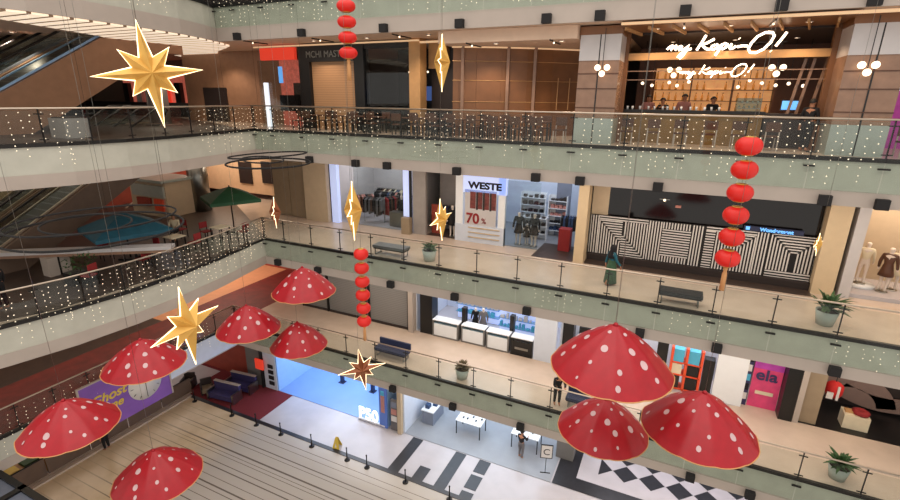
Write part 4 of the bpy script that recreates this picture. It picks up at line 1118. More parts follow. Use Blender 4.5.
# black shop with maze hoarding
wall('wall_back', -3.42, -2.7, 22.3, 22.5, 12.9, 14.98, 'beige_wall'); wall('wall_back', -2.7, 5.1, 22.3, 22.5, 12.9, 14.98, 'black_gloss')
wall('trim_32', -3.38, 5.14, 21.95, 22.2, Z, Z+.3, 'shop_dark'); wall('floor', -3.4, 5.14, 21.25, 21.95, Z, Z+.012, 'floor_dark')
# maze pattern: concentric stripe blocks on the board
t = thing('hoarding', 'long hoarding covered in a black and white maze of stripes', 'hoarding', (.8, 22.1, Z+.3))
HX0, HX1, HZ0, HZ1 = -3.4, 5.14, Z+.3, 13.1
MB().box(HX0, HX1, 22.12, 22.2, HZ0, HZ1).build('board', 'black_matte', t, True)
mz = MB(); W = .05; G = .112
def strip(x0, x1, z0, z1):
    x0, x1 = max(x0, HX0+.02), min(x1, HX1-.02); z0, z1 = max(z0, HZ0+.02), min(z1, HZ1-.02)
    if x1 > x0 and z1 > z0: mz.box(x0, x1, 22.11, 22.12, z0, z1)
def blockV(x0, x1, z0, z1):
    x = x0
    while x < x1-.01: strip(x, x+W, z0, z1); x += G
def blockH(x0, x1, z0, z1):
    z = z0
    while z < z1-.01: strip(x0, x1, z, z+W); z += G
def nested(x0, x1, z0, z1, corner):
    i = 0
    while True:
        d = i*G
        if x0+d+W >= x1-.02 or z0+d+W >= z1-.02: break
        if corner == 'tl': strip(x0+d, x0+d+W, z0, z1-d); strip(x0+d, x1, z1-d-W, z1-d)
        elif corner == 'tr': strip(x1-d-W, x1-d, z0, z1-d); strip(x0, x1-d, z1-d-W, z1-d)
        elif corner == 'bl': strip(x0+d, x0+d+W, z0+d, z1); strip(x0+d, x1, z0+d, z0+d+W)
        else: strip(x1-d-W, x1-d, z0+d, z1); strip(x0, x1-d, z0+d, z0+d+W)
        i += 1
hz = HZ1-HZ0
blockV(-3.4, -3.05, HZ0, HZ1); blockH(-3.0, -.95, HZ1-.18, HZ1)
nested(-3.0, -2.0, HZ0, HZ1-.2, 'tl'); nested(-2.0, -.95, HZ0, HZ1-.2, 'br')
blockV(-.9, -.4, HZ0, HZ1); blockV(-.36, .75, HZ1-.3, HZ1); blockH(-.36, .75, HZ0+.3, HZ1-.32); blockV(-.36, .75, HZ0, HZ0+.28)
blockV(.8, 1.25, HZ0, HZ1); blockH(1.3, 3.1, HZ1-.18, HZ1); blockH(1.3, 1.65, HZ0, HZ1-.2); blockV(1.7, 2.5, HZ0, HZ1-.2); nested(2.5, 3.1, HZ0, HZ1-.2, 'tr')
blockV(3.12, 3.55, HZ0, HZ1); nested(3.6, 4.45, HZ0+.3, HZ1, 'tl'); nested(4.45, 5.28, HZ0+.3, HZ1, 'tr'); blockH(3.6, 5.28, HZ0, HZ0+.28)
mz.build('stripes', 'white', t, True)
t = thing('shop_sign', 'thin blue and white lettering strip above the hoarding at right', 'sign', (3.6, 22.1, 13.12))
MB().box(2.6, 4.6, 22.05, 22.2, 13.12, 13.3).build('strip', 'navy', t, True)
text('Wonderment', .2, .01, 'screen_blue', t, (3.15-3.6, -.06, .02), bold=.008)
MB().box(2.66, 2.8, 22.03, 22.05, 13.15, 13.28).build('mark', 'screen_blue', t, True)
t = thing('ceiling_camera', 'small glinting ceiling fixture in the black shopfront', 'fixture', (-.45, 22.2, 14.0))
MB().ball((0, 0, 0), .05, 8).build('lens', 'lamp_glow', t); MB().bar((-.2, .05, .03), (.2, .05, .03), .03).build('arm', 'steel', t)
boxthing('badge', 'small pale badge sign on the black shopfront', 'sign', (0, .22, 22.24, 22.3, 13.72, 13.82), 'cloth_pink')
boxthing('pillar', 'tall beige square pillar left of the mannequin shop', 'pillar', (5.15, 5.85, 21.7, 22.4, Z, 14.98), 'cream_pillar')
boxthing('pillar', 'grey-white side pillar of the mannequin shop', 'pillar', (6.0, 6.35, 21.7, 22.4, Z, 14.98), 'panel_grey')
lit_shop(6.36, 12, 22.3, 24.2, Z, 14.98, 'beige_wall', 'marble_pale')
wall('floor', 6.35, 12, 21.9, 24.2, Z, Z+.15, 'marble_pale')
mannequin('mannequin in cream top and red belt on the round plinth of the right shop', (6.95, 23.1, Z+.25), 2.9, 'cloth_cream', legs=None, skirt=False)
t = thing('plinth', 'round white plinth in the right mannequin shop', 'plinth', (6.95, 23.1, Z+.15)); MB().lathe([(0, 0), (.5, 0), (.5, .09), (0, .1)], n=28).build('disc', 'white_gloss', t)
mannequin('mannequin in a dark brown coat seen from behind in the right shop', (7.55, 22.7, Z+.15), 2.6, 'wood_dark', h=1.75)
mannequin('mannequin in pale top and red hem beside the brown coat', (7.95, 23.1, Z+.15), 2.9, 'cloth_cream', h=1.7)
t = thing('garment_rail', 'black metal garment rail at the right edge of the mannequin shop', 'rail', (8.6, 22.6, Z+.15))
mb = MB()
for i in range(5): mb.bar((-.35+i*.18, 0, 0), (-.35+i*.18, 0, .95), .025)
mb.bar((-.35, 0, .95), (.4, 0, .95), .03).bar((-.35, 0, .2), (.4, 0, .2), .03); mb.build('frame', 'black', t)
for i, x in enumerate((7.9, 8.6)):
    pass
# left terrace on level 2
person('seated person in pale shirt on the terrace left of the green umbrella', (-22.9, 15.6, Z), .6, 'cloth_cream', 'cloth_black', 'sit', h=1.65)
person('person in dark clothes at the far left behind the curved glass', (-20.2, 7.2, Z), -1.2, 'cloth_black', 'cloth_black', 'stand', h=1.65)
t2 = table('white topped terrace table under the green umbrella', (-20.6, 16.4, Z), 'cloth_cream', 'black', .7, .7, .74, 'terrace tables behind the curved glass')
dup(t2, (-21.0, 14.2, Z), 0, 'white topped terrace table beside the seated person'); dup(t2, (-20.8, 12.2, Z), .3, 'white topped terrace table below the blue umbrella')
c2 = chair('terrace chair with red seat nearest the green umbrella', (-19.8, 17.1, Z), -1.5, 'black', 'cloth_red', 'terrace chairs behind the curved glass')
for i, (x, y, r) in enumerate(((-21.4, 16.2, 1.5), (-20.2, 14.6, -1.4), (-20.0, 12.0, -1.5), (-22.6, 12.0, 1.4), (-21.0, 13.1, 0), (-19.9, 9.8, -1.2), (-22.9, 15.9, 0))):
    dup(c2, (x, y, Z), r, 'terrace chair with red seat, %s' % ['between the green umbrella and the seated person', 'on the glass side of the middle table', 'on the glass side of the blue umbrella table', 'on the far side of the blue umbrella table', 'between the two left tables', 'alone near the kiosk column', 'under the seated person'][i])
t = thing('hedge_planter', 'dark leafy planter right of the kiosk column', 'planter', (-20.6, 9.9, Z))
MB().box(-.25, .25, -.5, .5, 0, .5).build('trough', 'black', t)
rnd = random.Random(4); mb = MB()
for i in range(120):
    q = Vector((rnd.uniform(-.28, .28), rnd.uniform(-.5, .5), rnd.uniform(.5, 1.05))); d = Vector((rnd.uniform(-1, 1), rnd.uniform(-1, 1), rnd.uniform(.2, 1))).normalized()*.12; s = d.cross(Vector((0, 0, 1)))*.4
    mb.add([q, q+d*.5+s, q+d, q+d*.5-s], [(0, 1, 2, 3)])
mb.build('foliage', 'leaf', t)
wall('wall_left', -30.2, -30, 5, 13, Z, 15, 'beige_wall')
t = thing('kiosk', 'beige kiosk block with orange and brown panels behind the blue umbrella', 'kiosk', (-28.5, 19.5, Z))
MB().box(-30.5, -27.3, 18.3, 20.3, Z, 13.1).build('body', 'beige_wall', t, True)
MB().box(-30.2, -27.28, 18.2, 18.3, 12.2, 12.9).build('sign_band', 'green_panel', t, True)
MB().box(-29.8, -28.6, 18.15, 18.3, 11.6, 12.1).build('menu_board', 'red_wall', t, True)
MB().box(-28.2, -27.4, 18.15, 18.3, 11.4, 12.1).build('lit_panel', 'orange', t, True)
MB().box(-30.6, -27.2, 18.1, 20.4, 13.1, 13.25).build('roof', 'green_panel', t, True)

# =================================================================== LEVEL 1
Z = 5.5
wall('wall_back', -47, XR, 27, 27.3, Z, 9.5, 'grey_wall')
t = thing('roller_shutter', 'row of closed grey roller shutters on the lowest gallery behind the lanterns', 'shutter', (-16.5, 21.4, Z))
MB().box(-20.3, -12.6, 21.5, 21.56, Z+.12, 9.4).build('slats', 'shutter_grey', t, True)
for x in (-20.3, -18.35, -15.6, -15.35, -12.7): MB().box(x, x+.1, 21.38, 21.5, Z, 9.4).build('guide_rail', 'dark_metal', t, True)
MB().box(-20.3, -12.6, 21.42, 21.5, Z, Z+.12).build('bottom_bar', 'shop_dark', t, True)
wall('wall_back', -47, -20.3, 26, 26.1, Z, 9.4, 'red_wall')
boxthing('pillar', 'narrow pinkish pillar right of the grey roller shutters', 'pillar', (-12.55, -12.25, 21.2, 21.6, Z, 9.5), 'fascia_pale')
lit_shop(-12.2, -4.2, 21.6, 25.5, Z, 9.5, 'white_wall_cool', 'marble_pale')
boxthing('cabinet', 'black cabinet at the left end of the phone accessory shop', 'cabinet', (-11.95, -11.2, 21.5, 22.2, Z, 8.3), 'black')
def counter(label, x0, x1, y0, dark, glass=True):
    t = thing('display_counter', label, 'counter', ((x0+x1)/2, y0, Z), 0, None); w = (x1-x0)/2
    MB().box(-w, w, 0, .55, 0, .08).box(-w, -w+.08, 0, .55, .08, .95).box(w-.08, w, 0, .55, .08, .95).build('plinth', 'grey_mid' if not dark else 'black', t)
    MB().box(-w+.08, w-.08, .02, .5, .08, .8).build('front_panel', 'white_gloss' if not dark else 'black', t)
    MB().box(-w, w, 0, .55, .95, 1.0).build('top', 'white_gloss', t)
    MB().box(-w+.08, w-.08, 0, .5, .8, .95).build('glass_case', 'glass_case', t)
    if dark: MB().box(-w*.6, w*.6, -.01, .0, .35, .47).build('lettering_strip', 'steel', t)
    return t
counter('white glass-topped counter, leftmost in the phone accessory shop', -11.15, -9.6, 21.45, False)
counter('low grey counter, second from the left in the phone accessory shop', -9.45, -8.1, 21.5, False)
counter('white framed counter, third in the phone accessory shop', -8.0, -6.75, 21.45, False)
counter('black fronted counter, rightmost in the phone accessory shop', -6.7, -5.85, 21.45, True) if False else counter('black fronted counter, rightmost in the phone accessory shop', -7.0+.35, -5.5, 21.45, True)
for i, (x, y, l) in enumerate(((-9.6, 21.9, 'dark narrow tower beside the leftmost counter'), (-6.95, 22.1, 'dark narrow tower between the white and black counters'))):
    boxthing('display_tower', l, 'display', (x, x+.22, y, y+.3, Z, 7.3), 'black')
for i, (x0, x1, y) in enumerate(((-10.9, -8.2, 24.3), (-8.0, -5.9, 23.6))):
    t = thing('glass_shelf', ['long glass shelf unit with pale goods at the back of the phone accessory shop', 'glass shelf unit with blue-white goods right of centre in the phone accessory shop'][i], 'shelf', ((x0+x1)/2, y, Z)); w = (x1-x0)/2
    MB().box(-w, w, 0, .05, 0, 2.4).build('back_panel', 'sign_box', t)
    for k in range(4):
        MB().box(-w, w, -.35, 0, .5+k*.5, .53+k*.5).build('shelf_board', 'glass_case', t)
        x = -w+.1
        while x < w-.2: q = random.uniform(.1, .3); MB().box(x, x+q*.8, -.3, -.1, .53+k*.5, .53+k*.5+random.uniform(.08, .28)).build('goods', ['cyan', 'panel_grey', 'white', 'cloth_grey'][k], t); x += q+.06
mannequin('small figure-like display stand in the middle of the phone accessory shop', (-9.2, 22.9, Z+.012), 0, 'cloth_black', h=1.5)
mannequin('dark clothed figure behind the second counter of the phone accessory shop', (-8.7, 22.8, Z+.012), .3, 'cloth_grey', h=1.6)
boxthing('partition', 'pale blue translucent partition beside the phone accessory shop', 'partition', (-5.45, -4.35, 21.45, 21.6, Z, 9.2), 'white_wall_cool')
boxthing('cabinet', 'tall black cabinet behind the largest mushroom cap', 'cabinet', (-4.05, -3.55, 21.4, 22, Z, 8.2), 'black')
boxthing('display_tower', 'black low tower right of the tall black cabinet', 'display', (-3.3, -2.7, 21.4, 21.9, Z, 7.8), 'black')
wall('wall_back', -4.2, 3.5, 23.4, 23.5, Z, 9.5, 'white_wall_cool'); wall('floor', -4.2, 3.5, 21.5, 23.4, Z, Z+.012, 'marble_pale')
# luggage shelf
t = thing('display_rack', 'orange-red display rack holding boxes right of the largest mushroom cap', 'shelf', (1.4, 21.7, Z))
for x in (-.65, -.05, .55): MB().box(x, x+.1, 0, .6, 0, 2.1).build('upright', 'orange', t)
for z in (0.05, .75, 1.35): MB().box(-.6, .6, 0, .6, z, z+.05).build('shelf_board', 'orange', t)
for i, (x, z, w, h_, m_, l) in enumerate(((.72, .1, .5, .6, 'shop_dark', 'dark box, lower left on the orange display rack'), (1.46, .1, .46, .6, 'black', 'black box, lower right on the orange display rack'), (.85, .8, .4, .5, 'cloth_cream', 'cream box, middle left on the orange display rack'),
        (1.46, .8, .46, .5, 'black', 'black case, middle right on the orange display rack'), (.82, 1.4, .45, .6, 'cyan', 'pale blue box, top left on the orange display rack'), (1.45, 1.4, .45, .62, 'cyan', 'bright cyan suitcase-like box, top right on the orange display rack'))):
    o = boxthing('suitcase', l, 'suitcase', (x, x+w, 21.75, 22.2, Z+z, Z+z+h_), m_, 'boxes on the orange display rack')
boxthing('display_tower', 'black column left of the orange display rack', 'display', (.15, .6, 21.7, 22.1, Z, 7.7), 'black')
boxthing('suitcase', 'dark suitcase with pink top right of the orange display rack', 'suitcase', (2.1, 2.5, 21.7, 22.1, Z, 7.3), 'black')
wall('trim_33', 2.55, 3.7, 21.55, 21.7, Z, 9.5, 'white_gloss')
t = thing('banner', 'pink and purple promotional banner left of the black pillar', 'banner', (4.35, 21.6, Z))
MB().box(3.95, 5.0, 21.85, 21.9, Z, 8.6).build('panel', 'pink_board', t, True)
MB().box(3.95, 5.0, 21.83, 21.85, 7.35, 8.6).build('purple_band', 'magenta_glow', t, True)
text('ela', .7, .01, 'purple_sofa', t, (-.3, .2, 1.35), bold=.015); MB().box(4.15, 4.8, 21.82, 21.85, 6.15, 6.3).build('text_block', 'cloth_cream', t, True)
t = thing('magazine_rack', 'narrow rack of dark and white leaflets beside the pink banner', 'rack', (3.8, 21.8, Z))
MB().box(-.15, .1, 0, .08, 0, 3.0).build('panel', 'purple_sofa', t)
for k in range(6): MB().box(-.12, .07, -.03, 0, .3+k*.45, .6+k*.45).build('leaflet', ['white', 'cloth_black', 'cyan'][k % 3], t)
boxthing('pillar', 'black pillar between the pink banner and the tan pillar', 'pillar', (5.02, 5.5, 21.3, 21.9, Z, 9.5), 'black')
boxthing('pillar', 'narrow tan pillar beside the black pillar on the lowest gallery', 'pillar', (5.52, 5.72, 21.3, 21.6, Z, 9.5), 'fascia_pale')
wall('wall_back', 5.72, 14, 23.8, 24, Z, 9.5, 'shop_dark'); wall('trim_34', 5.72, 6.35, 21.5, 22.3, Z, 9.5, 'tan_door')
wall('floor', 5.72, 14, 21.4, 23.8, Z, Z+.014, 'black')
t = thing('wall_artwork', 'sweeping pale mauve curved bands on the dark shop wall at right', 'wall decoration', (8.5, 23.7, Z))
def arc(cx, cz, r0, r1, a0, a1, n=24):
    mb = MB(); vs = []
    for i in range(n+1):
        a = a0+(a1-a0)*i/n
        for r in (r0, r1):
            for y in (0, -.06): vs.append((cx+r*math.cos(a), y, cz+r*math.sin(a)))
    fs = []
    for i in range(n):
        b = 4*i; fs += [(b, b+2, b+6, b+4), (b+1, b+5, b+7, b+3), (b, b+4, b+5, b+1), (b+2, b+3, b+7, b+6)]
    fs += [(0, 1, 3, 2), (4*n, 4*n+2, 4*n+3, 4*n+1)]
    return mb.add(vs, fs)
arc(-.6, 0, .95, 1.6, .2, 3.0).build('upper_band', 'brown_swirl', t)
arc(.5, 3.5, 2.75, 3.4, 4.2, 5.6).build('lower_band', 'brown_swirl', t)
t = thing('hanging_jersey', 'red and white sports jersey display in the dark right shop', 'display', (6.85, 22.2, 6.6))
MB().lathe([(0, 0), (.22, 0), (.3, .2), (.3, .5), (.18, .62), (0, .66)], n=14).build('body', 'cloth_scarlet', t); MB().box(-.3, -.08, -.34, -.28, .02, .3).box(.02, .1, -.34, -.28, .0, .6).build('white_mark', 'white', t)
MB().bar((0, 0, .6), (0, 0, 3.0), .02).build('hanger', 'black', t)
t = thing('display_box', 'cream box with a dark red bow-like object in the right shop', 'box', (7.7, 22.1, Z+.014))
MB().box(-.42, .42, -.3, .3, 0, .6).build('box', 'cloth_cream', t); MB().lathe([(.1, .6), (.28, .62), (.3, .72), (.15, .8), (.08, .7)], (.15, 0, 0), 14).build('ring', 'cloth_red', t); MB().box(-.36, -.05, -.1, .15, .6, .68).build('papers', 'wood_light', t)
t = thing('sneaker_pair', 'pair of cream shoes on the dark floor of the right shop', 'shoes', (6.35, 22.5, Z+.014))
for s in (-1, 1): MB().ball((s*.12, 0, .09), .09, 8).ball((s*.12, -.14, .06), .07, 8).ball((s*.12, .08, .14), .07, 8).build('shoe', 'cloth_cream', t)

# =================================================================== GROUND LEVEL
Z = 0
wall('wall_back', -47, XR, 27, 27.3, Z, 4, 'grey_wall')
# glass front with red sign left of the blue shop
t = thing('shopfront', 'grey glass shopfront with a small red hanging sign left of the blue shop', 'shopfront', (-23, 19.7, Z))
MB().box(-23.9, -22.6, 19.65, 19.7, Z, 4).build('glass_front', 'grey_mid', t, True)
MB().box(-22.55, -22.45, 19.5, 19.7, Z, 4).build('post', 'black', t, True)
MB().box(-22.85, -22.2, 19.4, 19.5, 1.4, 2.1).build('sign', 'red_sign', t, True)
MB().box(-22.4, -21.4, 19.66, 19.7, Z, 4).build('white_panel', 'white_wall_cool', t, True)
for i in range(4): MB().box(-22.0, -21.6, 19.6, 19.66, .35+i*.4, .6+i*.4).build('picture', 'cloth_black', t, True)
# blue shop
wall('floor', -21.3, -13.2, 19.7, 25.5, Z, .014, 'blue_floor')
wall('wall_left', -21.4, -21.3, 19.7, 25.5, Z, 4, 'blue_wall'); wall('wall_back', -21.3, -13.2, 25.5, 25.6, Z, 4, 'blue_wall'); wall('wall_right', -13.2, -13.1, 19.7, 25.5, Z, 4, 'blue_wall')
t = thing('shop_sign', 'white P50 letters standing at the front of the blue shop', 'sign', (-14.7, 19.62, .05))
text('P50', 1.05, .03, 'sign_white', t, (-.35, 0, .12), bold=.03, sx=.85)
MB().box(-.4, 1.45, -.05, .08, 0, .08).build('rail', 'white', t)
for i, x in enumerate((-18.3, -15.9, -14.0)):
    t = thing('display_stand', 'slim dark blue display stand in the blue shop, %s from the left' % ords[i], 'stand', (x, 22.3, .014)); MB().box(-.1, .1, -.1, .1, .03, 1.2).build('column', 'navy', t); MB().box(-.2, .2, -.2, .2, 0, .03).build('foot', 'navy', t)
t = thing('poster_stand', 'tall blue poster stand with pale figure beside the white pillar', 'poster', (-13.35, 19.6, Z)); MB().box(-.25, .25, 0, .1, 0, 2.6).build('panel', 'screen_dim', t); MB().box(-.12, .12, -.02, 0, 1.0, 2.1).build('picture', 'cloth_pink', t); MB().box(-.12, .1, -.02, 0, 2.1, 2.4).build('caption', 'cyan', t)
t = thing('poster_stand', 'pink and grey picture stand next to the blue poster stand', 'poster', (-12.65, 19.65, Z)); MB().box(-.22, .22, 0, .08, 0, 2.0).build('panel', 'cloth_grey', t)
for k in range(4): MB().box(-.18, .18, -.02, 0, .15+k*.45, .5+k*.45).build('picture', ['cloth_grey', 'white', 'cloth_pink', 'grey_blue'][k], t)
boxthing('pillar', 'white pillar between the blue shop and the shop with white tables', 'pillar', (-12.35, -12.1, 19.5, 20.2, Z, 4), 'beige_wall')
# white table shop
wall('floor', -12.1, -3.7, 19.7, 26, Z, .014, 'grey_floor'); wall('wall_left', -12.1, -12.0, 19.7, 26, Z, 4, 'white_wall_cool'); wall('wall_back', -12, -3.7, 26, 26.1, Z, 4, 'white_wall_cool')
t = thing('display_counter', 'white topped grey display counter at the left of the table shop', 'counter', (-11.2, 21.3, .014))
MB().box(-.35, .35, -.35, 1.0, 0, .85).build('body', 'grey_blue', t); MB().box(-.4, .4, -.4, 1.05, .85, .92).build('top', 'white_gloss', t)
for bb in ((-.25, .0, -.2, .1, .92, 1.15), (.05, .3, .2, .5, .92, 1.05), (-.2, -.05, .5, .8, .92, 1.2)): MB().box(*bb).build('goods', 'cloth_blue', t)
tw = table('white topped display table with black legs, left one in the table shop', (-8.7, 21.45, .014), 'white_gloss', 'black', 1.5, 1.0, .9, 'white display tables', 'display_table')
dup(tw, (-5.55, 21.75, .014), 0, 'white topped display table with black legs, right one with the person')
ph = thing('phone', 'dark phone on the left white display table', 'phone', (-9.1, 21.3, .914), 0, 'phones on the white display tables')
MB().box(-.045, .045, -.08, .08, .05, .06).build('screen', 'black', ph); MB().box(-.03, .03, -.03, .03, 0, .05).build('stand', 'steel', ph); proto(ph)
for i in range(4): dup(ph, (-9.1+.25*(i+1), 21.3+.25*(i % 2), .914))
for i in range(6): dup(ph, (-6.1+.22*i, 21.7+.3*(i % 2), .914), 0, 'dark phone on the right white display table')
# easel sign
t = thing('easel_sign', 'black framed white easel sign at the corner of the dark floor border', 'sign', (-4.1, 20.2, .014), .3)
MB().box(-.3, .3, -.02, .02, .9, 1.7).build('board', 'black', t); MB().box(-.26, .26, -.03, -.02, .95, 1.65).build('paper', 'white', t); text('C', .5, .004, 'cloth_black', t, (-.18, -.032, 1.12))
MB().bar((0, 0, 0), (0, 0, .9), .03).bar((-.25, 0, .02), (.25, 0, .02), .03).build('stand', 'black', t)
boxthing('cabinet', 'grey low cabinet behind the easel sign', 'cabinet', (-3.9, -3.0, 21.6, 22.3, .02, 1.1), 'grey_mid')
# right ground shop floor: dark border and checker
Lf = MB(); Lf.add([(-3.63, 19.7, .012), (XR, 19.7, .012), (XR, 20.55, .012), (-2.6, 20.55, .012), (-2.6, 23, .012), (-3.63, 23, .012)], [(0, 1, 2, 3, 4, 5)])
struct('floor', Lf, 'stone_dark')
struct('floor', MB().box(-2.6, XR, 20.55, 25, -.01, .01), 'marble_pale')
ck = MB(); a = (.42, .45)
# squares turned 45 degrees along the X direction
def dia(cx, cy, r): ck.add([(cx-r, cy, .016), (cx, cy-r, .016), (cx+r, cy, .016), (cx, cy+r, .016)], [(0, 1, 2, 3)])
ck.add([(-1.66, 21.25, .016), (-1.04, 21.87, .016), (-1.66, 22.49, .016)], [(0, 1, 2)])
for i in range(0, 10): dia(-.42+i*1.24, 21.87, .6); dia(-.42+i*1.24, 23.11, .6)
struct('floor', ck, 'stone_dark')
wall('wall_back', -3.0, XR, 25, 25.2, Z, 4, 'grey_blue')
struct('trim_36', MB().box(-22.05, -22.0, 13.4, 17.68, 4.2, 5.4), 'white_wall_cool')  # pale cover with the bluish light on the fascia put into its colour
# red backed seating corner under the gallery
wall('wall_back', -28.5, -23.95, 19.9, 20, 0, 4, 'red_wall')
def sofa(label, x, y, rz):
    t = thing('sofa', label, 'sofa', (x, y, .008), rz, 'purple sofas on the red carpet')
    MB().box(-.95, .95, -.35, .35, .15, .45).build('seat', 'purple_sofa', t); MB().box(-.95, .95, .25, .42, .45, .95).build('backrest', 'purple_sofa', t)
    for s in (-1, 1): MB().box(s*.95-.06, s*.95+.06, -.38, .42, .0, .65).build('armrest', 'steel', t)
    MB().box(-.97, .97, .24, .44, .95, .99).build('top_rail', 'fascia_pale', t)
sofa('purple sofa with a pale top rail, nearer one on the red carpet', -23.7, 17.55, .12); sofa('purple sofa with a pale top rail, farther one on the red carpet', -23.6, 18.75, .12)
for i, (x, y, l) in enumerate(((-27.2, 15.9, 'brown armchair leftmost behind the far corner of the atrium floor'), (-26.9, 17.5, 'brown armchair in the middle behind the far corner of the atrium floor'), (-25.3, 17.6, 'brown armchair nearest the purple sofas'))):
    t = thing('armchair', l, 'armchair', (x, y, 0), .5*i, 'brown armchairs at the atrium corner')
    MB().box(-.32, .32, -.32, .32, .12, .42).build('seat', 'tan_door', t); MB().box(-.32, .32, .22, .36, .42, .85).build('backrest', 'shop_dark', t)
    for s in (-1, 1): MB().box(s*.32-.05, s*.32+.05, -.32, .36, 0, .6).build('armrest', 'shop_dark', t)
# purple clock banner board hung on the level-one balustrade
t = thing('billboard', 'purple billboard with a white clock face and yellow script, hung on the gallery glass', 'billboard', (-21.85, 11.35, 3.55))
MB().box(-21.92, -21.86, 9.35, 13.3, 3.55, 6.0).build('panel', 'purple_board', t, True)
mb = MB()
for y0, y1, z0, z1 in ((9.3, 13.35, 6.0, 6.06), (9.3, 9.36, 3.55, 6.0), (13.3, 13.36, 3.55, 6.0)): mb.box(-21.93, -21.83, y0, y1, z0, z1)
mb.build('frame', 'fascia_pale', t, True)
cf = MB().lathe([(0, 0), (.8, 0), (.8, .03), (0, .03)], n=36); cf.v = [(-21.87+v[2], 12.1+v[0], 4.8+v[1]) for v in cf.v]
cf.build('clock_face', 'white', t, True)
mb = MB()
for i in range(12):
    a = i*PI/6; mb.bar((-21.835, 12.1+.6*math.sin(a), 4.8+.6*math.cos(a)), (-21.835, 12.1+.72*math.sin(a), 4.8+.72*math.cos(a)), .05, .012)
mb.bar((-21.83, 12.1, 4.8), (-21.83, 12.2, 5.3), .04, .012).bar((-21.83, 12.1, 4.8), (-21.83, 12.1, 4.15), .03, .012)
mb.build('clock_hands', 'black', t, True)
for i, (s_, y_, z_, sz, m_) in enumerate((('Ghost', 9.65, 4.9, .62, 'yellow'), ('time', 10.0, 4.4, .55, 'yellow'))):
    text(s_, sz, .01, m_, t, (0, y_-11.35, z_-3.55), (PI/2, 0, PI/2), shear=.3, bold=.012)
# green-orange goods stand and black framed canopy in the near bottom-left corner
t = thing('snack_stand', 'low yellow and green stand at the left edge under the leftmost mushroom cap', 'stand', (-27.0, 8.3, Z))
MB().box(-27.6, -26.6, 7.6, 9.4, 0, .7).build('body', 'wood_light', t, True); MB().box(-27.4, -26.7, 8.6, 9.2, .7, .85).build('green_tray', 'leaf', t, True); MB().box(-27.5, -26.7, 7.8, 8.4, .7, .8).build('yellow_tray', 'yellow', t, True)
t = thing('glass_canopy', 'black framed blue glass canopy roof in the bottom left corner', 'canopy', (-22.6, 5.0, Z))
pz = 4.2; A_ = atZ(-20, 455, pz); B_ = atZ(50, 503, pz)
y_e = (A_.y+B_.y)/2; x_r = B_.x+.15
MB().box(x_r-5.2, x_r, y_e-.22, y_e, pz-.15, pz+.02).box(x_r-.22, x_r, y_e-4, y_e, pz-.15, pz+.02).box(x_r-5.2, x_r, y_e-1.5, y_e-1.2, pz-.15, pz+.02).box(x_r-2.0, x_r-1.75, y_e-4, y_e, pz-.15, pz+.02).build('frame', 'black', t, True)
MB().box(x_r-5.1, x_r-.1, y_e-3.9, y_e-.1, pz-.1, pz-.07).build('glass_roof', 'grey_blue', t, True)
for x, y in ((x_r-.12, y_e-.12), (x_r-5.1, y_e-.12), (x_r-.12, y_e-3.9), (x_r-5.1, y_e-3.9)): MB().box(x-.06, x+.06, y-.06, y+.06, 0, pz-.15).build('post', 'black', t, True)

# ------------------------------------------------------------------ downlights in the ceilings + lighting
def area(name, loc, sx, sy, e, col=(1, .86, .72), rot=(0, 0, 0)):
    l = bpy.data.lights.new(name, 'AREA'); l.shape = 'RECTANGLE'; l.size = sx; l.size_y = sy; l.energy = e; l.color = col
    o = bpy.data.objects.new(name, l); COL.objects.link(o); o.location = loc; o.rotation_euler = rot; return o
WARM = (1, .80, .62); NEUT = (1, .9, .8); COOL = (.78, .87, 1); BLUE = (.72, .83, 1)
# skylight over the atrium (frame size of the void)
area('skylight', (-5, 4, 33), 26, 24, 2600, (1, .93, .86))
# gallery ceiling strips (below the camera: levels 0-2)
for z, e in ((3.98, 340), (9.48, 420), (14.98, 420)):
    area('gallery_strip', (-4, 19.6, z), 26, .8, e, (1, .84, .68))
area('left_strip', (-28, 12, 14.98), 8, 18, 260, WARM)
area('left_strip', (-28, 12, 9.48), 6, 18, 300, (1, .76, .58))
area('left_strip', (-29, 22, 9.48), 6, 6, 330, (1, .8, .64))
area('left_strip', (-31, 14, 3.98), 6, 12, 200, (1, .85, .75))
# shops
area('shop_light', (-15.4, 24.3, 14.9), 4.5, 3, 120, (.95, .95, 1)); area('shop_light', (-7, 24.5, 14.9), 5.5, 4, 125, COOL)
area('shop_light', (8.8, 23.2, 14.9), 5, 1.6, 130, WARM); area('shop_light', (-8.5, 23.4, 9.45), 6.5, 3, 210, (.88, .94, 1))
area('shop_light', (.5, 22.5, 9.45), 6, 1.6, 130, (.95, .95, 1)); area('shop_light', (9, 22.6, 9.45), 5, 2, 60, WARM)
area('shop_light', (-17.3, 22.5, 3.95), 7, 5, 420, BLUE); area('shop_light', (-8, 22.6, 3.95), 7, 5, 320, (.66, .82, 1))
area('shop_light', (2, 22.5, 3.95), 8, 4, 200, (.95, .92, 1)); area('shop_light', (-29, 23.5, 14.9), 6, 2, 160, WARM)
area('salmon_wash', (-28, 23.4, 14.95), 9, .5, 100, (1, .82, .64), (math.radians(-30), 0, 0))
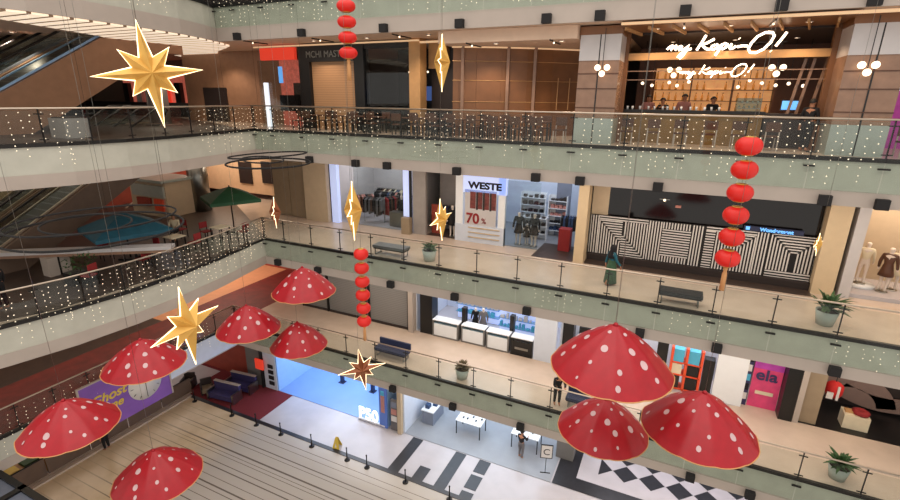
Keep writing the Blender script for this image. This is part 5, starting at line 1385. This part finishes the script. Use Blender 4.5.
# level three lamps: real small fittings
dl = thing('downlight', 'small round ceiling downlight on the cafe level', 'ceiling light', (-16, 19.0, 20.46), 0, 'ceiling downlights on the cafe level')
MB().lathe([(0, 0), (.07, 0), (.07, .03), (0, .03)], n=14).build('lens', 'lamp_glow', dl); MB().lathe([(.07, -.005), (.1, -.005), (.1, .035), (.07, .035), (.07, -.005)], n=14).build('ring', 'white', dl); proto(dl)
def spot(loc, e, col=WARM, ang=130):
    l = bpy.data.lights.new('spot', 'SPOT'); l.energy = e; l.color = col; l.spot_size = math.radians(ang); l.spot_blend = .6; l.shadow_soft_size = .08
    o = bpy.data.objects.new('spot', l); COL.objects.link(o); o.location = loc
for i, x in enumerate((-16, -13, -10, -7, -4.5)):
    if i: dup(dl, (x, 18.9 if x < -9.5 else 18.7, 20.46 if x < -9.5 else 20.02))
    spot((x, 18.9, 20.42 if x < -9.5 else 20.0), 190)
for x, y in ((-26, 12), (-26, 18), (-34, 16), (-34, 22), (-24.5, 20.5)): dup(dl, (x, y, 20.46), 0, 'small round ceiling downlight over the far left of the cafe level'); spot((x, y, 20.35), 260)
for x, y in ((-1, 23), (1.2, 23), (3.2, 23), (-1.4, 19.2), (.8, 19.2), (2.9, 19.2), (6.5, 20)): dup(dl, (x, y, 20.29 if y > 20.2 else 20.35), 0, 'small round ceiling downlight inside the cafe'); spot((x, y, 20.2), 110, (1, .72, .46))
# track light lines on the cafe level ceiling
tr = thing('track_light', 'black ceiling track light on the cafe level, leftmost', 'track light', (-19.2, 18.65, 20.505), 0, None)
MB().box(-.025, .025, -.75, .75, -.05, 0).build('track', 'black', tr); MB().cyl(0, -.2, -.1, -.03, .03, n=10).build('lamp_head', 'lamp_glow', tr); proto(tr)
for i, x in enumerate((-15.41, -11.28, -8.01, -4.79, -.54, 1.92)): dup(tr, (x, 18.95, 20.505 if x < -9 else 20.06 if x < -3 else 20.365), 0, 'black ceiling track light on the cafe level, %s from the left' % ords[i+1] if i+1 < 9 else 'last')
# world
w = bpy.data.worlds.new('world'); scene.world = w; w.use_nodes = True
w.node_tree.nodes['Background'].inputs[0].default_value = (1, .93, .86, 1); w.node_tree.nodes['Background'].inputs[1].default_value = .95
vs = scene.view_settings; vs.view_transform = 'Standard'; vs.look = 'None'; vs.exposure = .08; vs.gamma = 1; vs.use_curve_mapping = False
